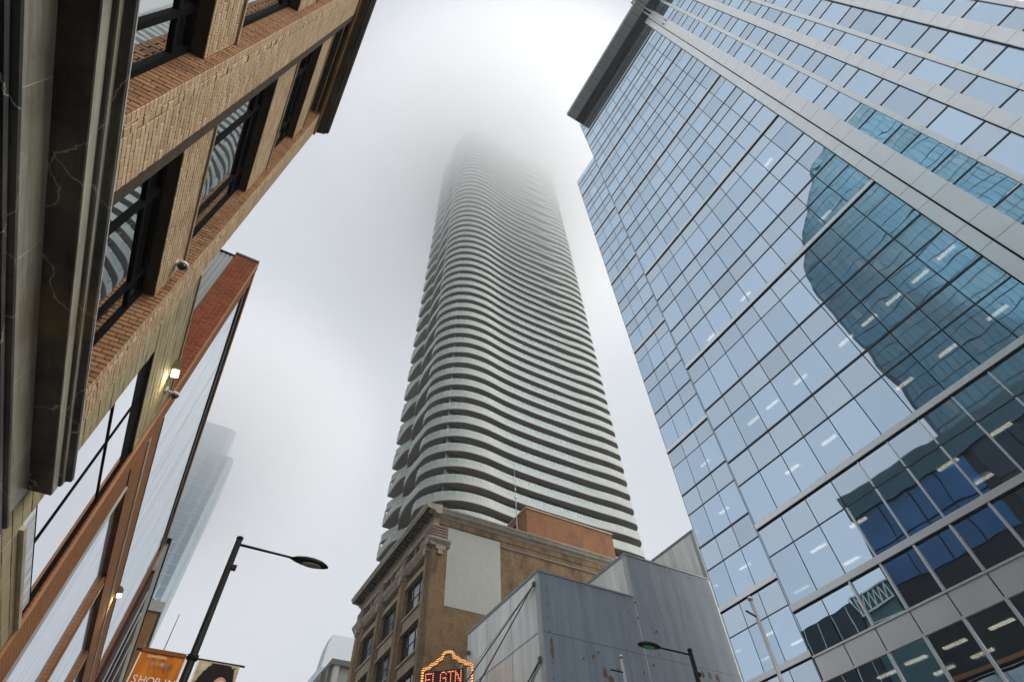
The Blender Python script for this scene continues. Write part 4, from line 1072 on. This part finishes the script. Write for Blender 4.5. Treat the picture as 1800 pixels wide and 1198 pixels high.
def flagpole(x, y, ztop, arm, label):
    T = thing('flagpole', (x, y, 0.13), label, 'flagpole', 'white flagpoles on the right pavement')
    WM = MATS.get('white_pole') or plain('white_pole', (0.60, 0.61, 0.60), 0.35, 0.5, 0.2)
    MB().tube((x, y, 0.13), (x, y, ztop-0.08), 0.075, 0.055, 12).build('pole', WM, T, True)
    MB().ball((x, y, ztop), 0.085, 12).build('finial', plain('steel_ball', (0.55, 0.55, 0.58), 0.2, 0.6, 0.6) if 'steel_ball' not in MATS else MATS['steel_ball'], T, True)
    MB().tube((x, y, ztop-0.58), (x+arm[0], y+arm[1], ztop-0.58+arm[2]), 0.028, seg=8).build('arm', LAMP_DARK, T, True)
flagpole(15.8, 18.0, 10.79, (-0.64, 0.0, 0.0), 'white flagpole with ball top and side arm before the metal clad building')
flagpole(15.5, 11.0, 9.93, (-0.42, 0.0, 0.11), 'white flagpole with ball top and short arm before the glass office')
T = thing('thin_mast', (-0.57, 60, 0.13), 'thin dark mast rising above the orange banner at left', 'mast')
MB().tube((-0.57, 60, 0.13), (-0.57, 60, 20), 0.09, 0.06, 6).build('pole', LAMP_DARK, T); MB().tube((-0.57, 60, 20), (-0.57, 60, 26.95), 0.05, 0.03, 6).build('whip', LAMP_DARK, T)

# ================================================================== 12. small fittings on the left facades
def wall_light(x, y, z, label):
    T = thing('wall_light', (x, y, z), label, 'wall light', 'lit wall lights')
    BZ = MATS.get('bronze_housing') or plain('bronze_housing', (0.10, 0.08, 0.03), 0.5, 0.4, 0.3)
    mb = MB(); pts = [(x, z-0.07), (x, z+0.14), (x+0.07, z+0.13), (x+0.14, z+0.06), (x+0.16, z-0.02), (x+0.16, z-0.045), (x+0.015, z-0.07)]
    mb.prism(pts, 'y', y-0.15, y+0.15).build('housing', BZ, T)
    MB().prism([(x+0.03, z-0.072), (x+0.15, z-0.048), (x+0.15, z-0.06), (x+0.04, z-0.095)], 'y', y-0.10, y+0.10).build('lens', MATS.get('lit_lens') or emit('lit_lens', (1.0, 0.90, 0.58), 3.0), T)
    ld = bpy.data.lights.new('lamp_glow', 'AREA'); ld.shape = 'RECTANGLE'; ld.size = 0.2; ld.size_y = 0.12; ld.energy = 3.5; ld.color = (1.0, 0.86, 0.5)
    lo = bpy.data.objects.new('lamp_glow', ld); COL.objects.link(lo); lo.parent = T; lo.location = (0.10, 0, -0.13); lo.rotation_euler = (0, R(-25), 0)
wall_light(-2.0, 9.05, 9.66, 'lit wall light near the top of the tan stone building')
wall_light(-1.985, 18.95, 9.86, 'lit wall light on the red brick band further down')
def cctv(x, y, z, label, d):
    T = thing('security_camera', (x, y, z), label, 'camera', 'security cameras')
    WP = MATS.get('white_plastic') or plain('white_plastic', (0.62, 0.60, 0.55), 0.4, 0.4); BD = MATS.get('black_dome') or plain('black_dome', (0.012, 0.012, 0.014), 0.12, 0.6)
    MB().box(x, x+0.03, y-0.06, y+0.06, z-0.06, z+0.06).build('base_plate', WP, T)
    a = Vector((x+0.03, y, z)); b = a+Vector(d)*0.16
    MB().tube(a, b, 0.028, seg=10).build('bracket', WP, T, True)
    MB().lathe((b.x, b.y, b.z-0.03), [(0.03, 0.07), (0.075, 0.05), (0.082, 0.0)], 14).build('hood', WP, T, True)
    MB().ball((b.x, b.y, b.z-0.035), 0.066, 12).build('dome', BD, T, True)
cctv(-2.13, 5.98, 8.92, 'small dome camera on beige brick above lower black window', (0.55, -0.15, -0.03))
cctv(-2.0, 9.62, 9.62, 'white dome camera on a bracket next to the lit wall light', (0.95, 0.1, -0.1))

# ================================================================== 13. theatre marquee sign with bulbs
def marquee():
    th = R(-40); ux, uy = math.cos(th), math.sin(th); A = Vector((15.82, 38.99, 0)); S = 1.114; ZB0 = 13.19      # S: size of the sign about its own foot
    T = thing('marquee_sign', (17.2, 37.9, 8.28), 'theatre marquee sign outlined in glowing bulbs reading ELGIN', 'sign')
    o0 = wloc(T)
    def P(u, z, d=0.0): return (A.x+(ux*u+uy*d)*S, A.y+(uy*u-ux*d)*S, ZB0+(z-12)*S)      # d is towards the street viewer
    def plate(name, pts, d0, d1, mat):
        mb = MB(); k = len(pts); n = 0
        for d in (d0, d1):
            for (u, z) in pts: mb.v.append(P(u, z, d))
        mb.f.append(tuple(range(k))); mb.f.append(tuple(range(k, 2*k))[::-1]); mb.mi += [0, 0]
        for i in range(k):
            j = (i+1) % k; mb.f.append((i, j, k+j, k+i)); mb.mi.append(0)
        return mb.build(name, mat, T)
    RED = plain('sign_dark_red', (0.05, 0.012, 0.008), 0.5, 0.4); GOLD = plain('sign_gold', (0.36, 0.17, 0.03), 0.4, 0.5, 0.3)
    BULB = emit('warm_bulb', (1.0, 0.52, 0.20), 0.75); RB = emit('red_letter_bulb', (1.0, 0.34, 0.20), 0.6); RN = emit('orange_letter_tube', (0.9, 0.08, 0.02), 0.05)
    Wd = 3.35; zb = 12.2; zt0 = 16.55
    lift = lambda z: z if z < 16 else 15.86+(z-16.45)*0.66
    half = [(0, zb), (0, 16.45), (0.13, 16.62), (0.42, 16.66), (0.5, 16.86), (0.62, 16.96), (0.82, 16.98), (0.9, 17.2), (1.0, 17.3), (1.18, 17.34), (1.26, 17.66), (1.42, 17.86), (Wd/2, 17.93)]
    half = [(u, lift(z)) for (u, z) in half]
    outer = half + [(Wd-u, z) for (u, z) in half[::-1][1:]]
    cx, cz = Wd/2, 14.4
    inner = [(cx+(u-cx)*0.87 if 0 else u+(0.17 if u < cx-0.3 else -0.17 if u > cx+0.3 else 0), z-0.2 if z > 13 else z) for (u, z) in outer]
    # frame between outer and inner outlines
    mb = MB(); k = len(outer)
    for d in (0.0, 0.16):
        for (u, z) in outer: mb.v.append(P(u, z, d))
        for (u, z) in inner: mb.v.append(P(u, z, d))
    for i in range(k-1):
        j = i+1
        for (p, q, r_, s_) in ((i, j, k+j, k+i), (2*k+i, 2*k+j, 3*k+j, 3*k+i), (i, j, 2*k+j, 2*k+i), (k+i, k+j, 3*k+j, 3*k+i)): mb.f.append((p, q, r_, s_)); mb.mi.append(0)
    mb.build('bulb_frame', GOLD, T)
    # bulbs along the frame, in three staggered rows
    bb = MB()
    def along(pts, step):
        out = []; acc = 0
        for (a, b) in zip(pts, pts[1:]):
            L = math.hypot(b[0]-a[0], b[1]-a[1]); 
            while acc < L:
                out.append((a[0]+(b[0]-a[0])*acc/L, a[1]+(b[1]-a[1])*acc/L)); acc += step
            acc -= L
        return out
    for f in (0.2, 0.5, 0.8):
        mid = [(o[0]*(1-f)+i_[0]*f, o[1]*(1-f)+i_[1]*f) for o, i_ in zip(outer, inner)]
        for (u, z) in along(mid, 0.15): bb.ball(P(u, z, 0.19), 0.03, 6)
    o = bb.build('frame_bulbs', BULB, T); o['kind'] = 'stuff'
    plate('letter_panel', [(0.2, 14.75), (0.2, 15.7), (2.7, 15.7), (2.7, 14.75)], 0.02, 0.10, RED)
    font = {'E': ['11111','10000','10000','11110','10000','10000','11111'], 'L': ['10000','10000','10000','10000','10000','10000','11111'], 'G': ['01110','10001','10000','10111','10001','10001','01110'],
            'I': ['11111','00100','00100','00100','00100','00100','11111'], 'N': ['10001','11001','11101','10101','10111','10011','10001']}
    u0 = 0.30
    for ch in 'ELGIN':
        mb = MB(); st = MB()
        for r_, row in enumerate(font[ch]):
            for c_, q in enumerate(row):
                if q == '1':
                    u = u0+c_*0.088; z = 15.56-r_*0.108
                    mb.ball(P(u, z, 0.17), 0.032, 6)
                    a = [P(u-0.045, z-0.066, 0.11), P(u+0.045, z-0.066, 0.11), P(u+0.045, z+0.066, 0.11), P(u-0.045, z+0.066, 0.11)]; st.quad(*a)
        b_ = st.build('letter', RN, T); mb.build('letter_bulbs', RB, b_)['kind'] = 'stuff'
        u0 += 0.475
    mb = MB()
    for z in (14.79,):
        u = 0.26
        while u < 2.5: mb.ball(P(u, z, 0.13), 0.026, 6); u += 0.1
    mb.build('trim_bulbs', RB, T)['kind'] = 'stuff'
    STL = plain('pale_rod_steel', (0.42, 0.46, 0.44), 0.4, 0.5, 0.3); DS = MATS['dark_green_steel']
    def rod(a, b, r=0.035, m=STL): MB().tube(a, b, r, seg=7).build('support_rod', m, T, True)
    top = (19.43, 29.58, 20.09)
    rod(top, (18.05, 37.43, 16.08), 0.045, DS); rod((19.43, 29.47, 20.15), (17.38, 35.2, 14.3), 0.045, DS); rod((19.43, 29.52, 20.12), (18.66, 37.65, 17.2), 0.014, DS)
    far = (19.43, 39.1, 19.31)
    rod(far, P(1.62, 14.6, -0.1), 0.04); rod(far, P(1.9, 14.6, -0.1), 0.035); rod(far, P(2.95, 15.95, 0.0), 0.018)
    MB().box(19.28, 19.5, 38.99, 39.2, 19.2, 19.42).build('rod_anchor', DS, T); MB().box(19.34, 19.5, 29.41, 29.65, 19.98, 20.23).build('rod_anchor', DS, T)
    # body of the canopy box below and behind the sign
    plate('canopy_post', [(0.5, 9.0), (0.5, 14.9), (0.62, 14.9), (0.62, 9.0)], -0.2, -0.08, DS); plate('canopy_post', [(2.6, 9.0), (2.6, 14.9), (2.72, 14.9), (2.72, 9.0)], -0.2, -0.08, DS)
    pts = [P(-0.2, 0), P(3.6, 0), (19.38, 42.89, 0), (16.93, 42.89, 0)]
    MB().prism([(q[0], q[1]) for q in pts], 'z', 8.28, 9.84).build('canopy_box', RED, T)
marquee()

# ================================================================== 14. haze and low cloud
HAZE, CLOUD = True, True
def air():
    if HAZE:
        g = NG('haze_air'); v = g.n('ShaderNodeVolumePrincipled'); v.inputs['Color'].default_value = (0.90, 0.93, 0.97, 1)
        v.inputs['Density'].default_value = 0.0006; v.inputs['Anisotropy'].default_value = 0.3
        g.l(v.outputs[0], g.out.inputs['Volume'])
        o = MB().box(-140, 200, -150, 420, -1.6, 245).build('haze', g.m); tag(o, 'thin pale haze hanging over the whole street', 'haze', kind='stuff')
    if CLOUD:
        g = NG('low_cloud_volume'); sep = g.n('ShaderNodeSeparateXYZ'); g.l(g.pos(), sep.inputs[0])
        rz = g.n('ShaderNodeMapRange'); rz.inputs[1].default_value = 104.0; rz.inputs[2].default_value = 196.0; g.l(sep.outputs['Z'], rz.inputs[0])
        pw = g.n('ShaderNodeMath', operation='POWER'); pw.inputs[1].default_value = 1.5; g.l(rz.outputs[0], pw.inputs[0])
        rt_ = g.n('ShaderNodeMapRange', interpolation_type='SMOOTHSTEP'); rt_.inputs[1].default_value = 234.0; rt_.inputs[2].default_value = 196.0; g.l(sep.outputs['Z'], rt_.inputs[0])
        pz = g.n('ShaderNodeMath', operation='MULTIPLY'); g.l(pw.outputs[0], pz.inputs[0]); g.l(rt_.outputs[0], pz.inputs[1]); pw = pz
        def lobe(cx, cy, rad):
            a = g.n('ShaderNodeMath', operation='SUBTRACT'); a.inputs[1].default_value = cx; g.l(sep.outputs['X'], a.inputs[0])
            b = g.n('ShaderNodeMath', operation='SUBTRACT'); b.inputs[1].default_value = cy; g.l(sep.outputs['Y'], b.inputs[0])
            a2 = g.n('ShaderNodeMath', operation='MULTIPLY'); g.l(a.outputs[0], a2.inputs[0]); g.l(a.outputs[0], a2.inputs[1])
            b2 = g.n('ShaderNodeMath', operation='MULTIPLY'); g.l(b.outputs[0], b2.inputs[0]); g.l(b.outputs[0], b2.inputs[1])
            s = g.n('ShaderNodeMath', operation='ADD'); g.l(a2.outputs[0], s.inputs[0]); g.l(b2.outputs[0], s.inputs[1])
            q = g.n('ShaderNodeMapRange', interpolation_type='SMOOTHSTEP'); q.inputs[1].default_value = rad*rad; q.inputs[2].default_value = 0.0; g.l(s.outputs[0], q.inputs[0])
            return q.outputs[0]
        mxx = g.n('ShaderNodeMath', operation='MAXIMUM'); g.l(lobe(44, 68, 74), mxx.inputs[0]); lw_ = g.n('ShaderNodeMath', operation='MULTIPLY'); lw_.inputs[1].default_value = 0.75; g.l(lobe(-20, 232, 85), lw_.inputs[0]); g.l(lw_.outputs[0], mxx.inputs[1])
        d1 = g.n('ShaderNodeMath', operation='MULTIPLY'); g.l(pw.outputs[0], d1.inputs[0]); g.l(mxx.outputs[0], d1.inputs[1])
        d2 = g.n('ShaderNodeMath', operation='MULTIPLY'); d2.inputs[1].default_value = 0.052; g.l(d1.outputs[0], d2.inputs[0])
        v = g.n('ShaderNodeVolumePrincipled'); v.inputs['Color'].default_value = (0.89, 0.895, 0.90, 1); v.inputs['Anisotropy'].default_value = 0.45
        g.l(d2.outputs[0], v.inputs['Density']); g.l(v.outputs[0], g.out.inputs['Volume'])
        g.m.cycles.volume_step_rate = 0.6 if hasattr(g.m.cycles, 'volume_step_rate') else 1.0
        o = MB().box(-108, 138, -28, 318, 104, 238).build('low_cloud', g.m); tag(o, 'low cloud swallowing the tops of the towers', 'cloud', kind='stuff')
air()
